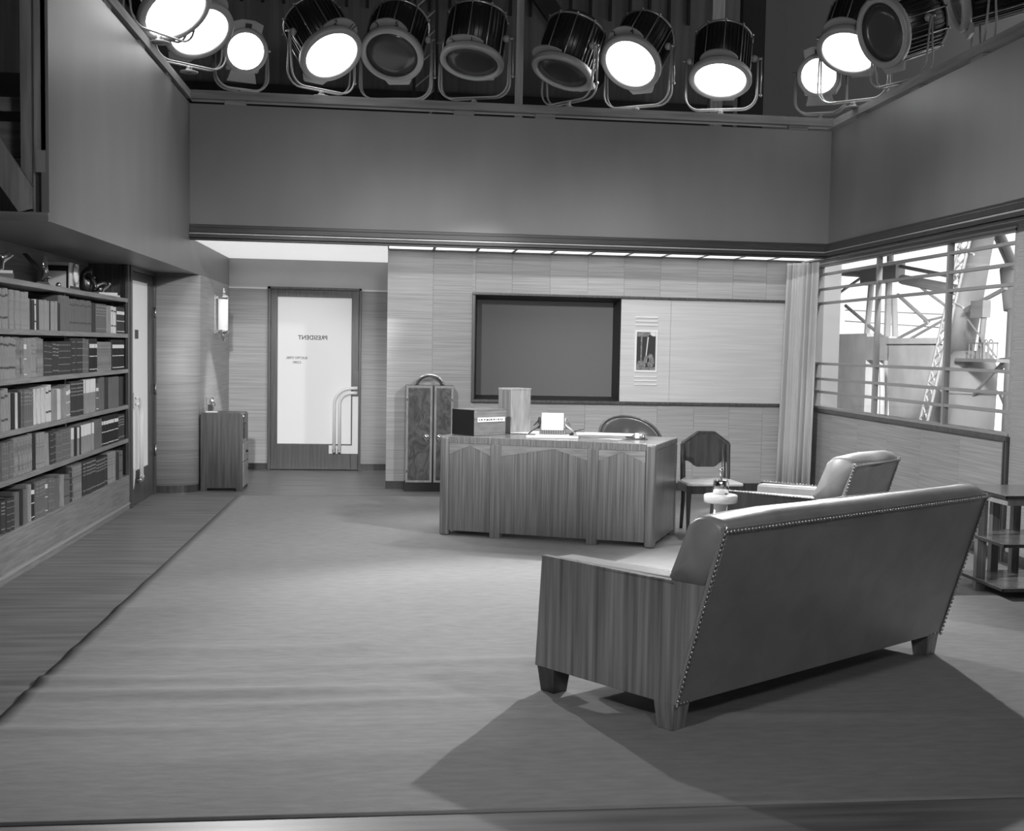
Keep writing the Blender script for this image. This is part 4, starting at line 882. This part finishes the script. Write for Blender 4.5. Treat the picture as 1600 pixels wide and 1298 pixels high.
for (a, b, r) in (((20.51, 2.77), (20.9, 0), .055), ((19.75, 2.68), (19.74, 0), .06), ((19.52, 2.44), (19.1, 0), .055), ((22.4, 2.98), (20.73, 2.85), .06), ((19.34, 2.9), (16.9, 2.56), .03), ((19.2, 2.68), (16.9, 2.38), .08), ((19.36, 2.44), (18.14, 1.97), .03), ((18.14, 1.97), (19.36, 1.72), .025), ((21.72, 2.34), (19.81, 1.72), .03), ((18.71, 2.6), (17.2, 2.08), .022), ((17.4, 2.05), (19.04, 1.67), .022), ((19.74, 3.3), (19.73, 2.68), .06), ((22, 2.6), (20.3, 2.95), .025), ((18.3, 1.99), (17.0, 2.1), .018)):
    MB().tube([(0, *a), (0, *b)], r, 8).build('member', 'steelwork', gn)
bx('cap_beam', (-.08, 19.3, 2.66), (.08, 20.85, 2.96), 'steelwork', gn)
for z in (1.95, 2.15): MB().tube([(.1, 22, z+.12), (.1, 17, z-.1)], .008, 5).build('cable', 'steelwork', gn)
lt = thing('lattice_mast', 'slender pale lattice mast leaning across the window view', 'mast', (6.2, 0, 0))
A0, A1, B0, B1 = V((0, 13.16, 2.85)), V((0, 12.95, 2.83)), V((0, 14.4, .0)), V((0, 14.2, .0))
MB().tube([A0, B0], .018, 6).build('chord', 'lattice', lt); MB().tube([A1, B1], .018, 6).build('chord', 'lattice', lt)
for k in range(20):
    p = A0.lerp(B0, k/20); q = A1.lerp(B1, (k+1)/20); MB().tube([p, q], .011, 5).build('lacing', 'lattice', lt)
    p = A1.lerp(B1, k/20); q = A0.lerp(B0, (k+1)/20); MB().tube([p, q], .011, 5).build('lacing', 'lattice', lt)
for z_, y_ in ((2.62, 13.0), (2.05, 13.2), (1.1, 13.62)): MB().tube([(0, y_+.28, z_+.06), (0, y_-.12, z_-.05)], .014, 5).build('step_bar', 'lattice', lt)
fn = thing('furnace', 'massive leaning furnace stack and round vessel beyond the window', 'industrial tower', (7.0, 0, 0))
MB().tube([(0, 14.08, 3.5), (0, 14.85, 1.5)], [.105, .18], 24).build('stack', 'steelwork', fn, True)
MB().lathe([(.29, 0), (.31, .7), (.32, 1.3), (.27, 1.45), (.2, 1.52), (0, 1.54)], 32, MX.Translation((0, 14.5, 0))).build('vessel', 'millcon', fn, True)
for z in (.5, 1.0): MB().lathe([(.318, z), (.332, z+.01), (.332, z+.05), (.318, z+.06)], 32, MX.Translation((0, 14.5, 0)), True).build('band', 'steelwork', fn, True)
bx('hood', (-.25, 13.74, 1.92), (-.15, 14.05, 2.12), 'steelwork', fn); MB().tube([(-.2, 14.3, 2.02), (-.2, 13.3, 2.24)], .025, 6).build('pipe', 'steelwork', fn); MB().tube([(-.2, 14.3, 2.02), (0, 14.62, 2.05)], .03, 6).build('pipe', 'steelwork', fn)
bx('platform', (-.3, 13.25, 1.40), (-.1, 14.3, 1.44), 'steelwork', fn); MB().tube([(-.2, 13.86, 1.44), (-.2, 13.8, 1.95)], .035, 6).build('post', 'steelwork', fn)
MB().tube([(-.2, 13.3, 1.40), (-.1, 14.2, 1.0)], .02, 6).build('bracket', 'steelwork', fn)
for y in [13.28+.1*i for i in range(8)]: MB().tube([(-.28, y, 1.44), (-.28, y, 1.62)], .006, 5).build('baluster', 'steelwork', fn)
MB().tube([(-.28, 13.26, 1.62), (-.28, 14.0, 1.62)], .008, 5).build('handrail', 'steelwork', fn); MB().tube([(-.28, 14.05, 1.9), (-.28, 13.3, 1.46)], .012, 5).build('stay', 'steelwork', fn)
for y in (13.40, 13.52): MB().tube([(-.3, y+.05, 1.44), (-.3, y+.045, 1.6)]+[(-.3, y+.05*math.cos(t), 1.6+.06*math.sin(t)) for t in [i*PI/8 for i in range(9)]]+[(-.3, y-.05, 1.44)], .008, 5).build('ladder_hoop', 'steelwork', fn)
dp = thing('downpipe', 'pair of steel downpipes and tower post at the window edge', 'pipes', (8.6, 0, 0))
for a, b, r in (((15.2, 3.2), (14.58, 2.56), .035), ((15.06, 3.2), (14.45, 2.56), .05), ((14.65, 2.56), (14.5, 2.05), .1), ((14.52, 2.2), (14.55, 0), .04), ((14.42, 2.3), (14.42, 0), .03), ((14.75, 1.42), (14.4, 1.44), .03), ((14.7, 1.0), (14.4, .7), .02), ((14.72, 1.3), (14.5, 1.44), .02)):
    q_ = 8.6/7.5; a, b = [(y*q_, max(0, CAM_H+(z-CAM_H)*q_)) for y, z in (a, b)]
    MB().tube([(0, *a), (0, *b)], r*q_, 8).build('pipe', 'steelwork', dp, True)
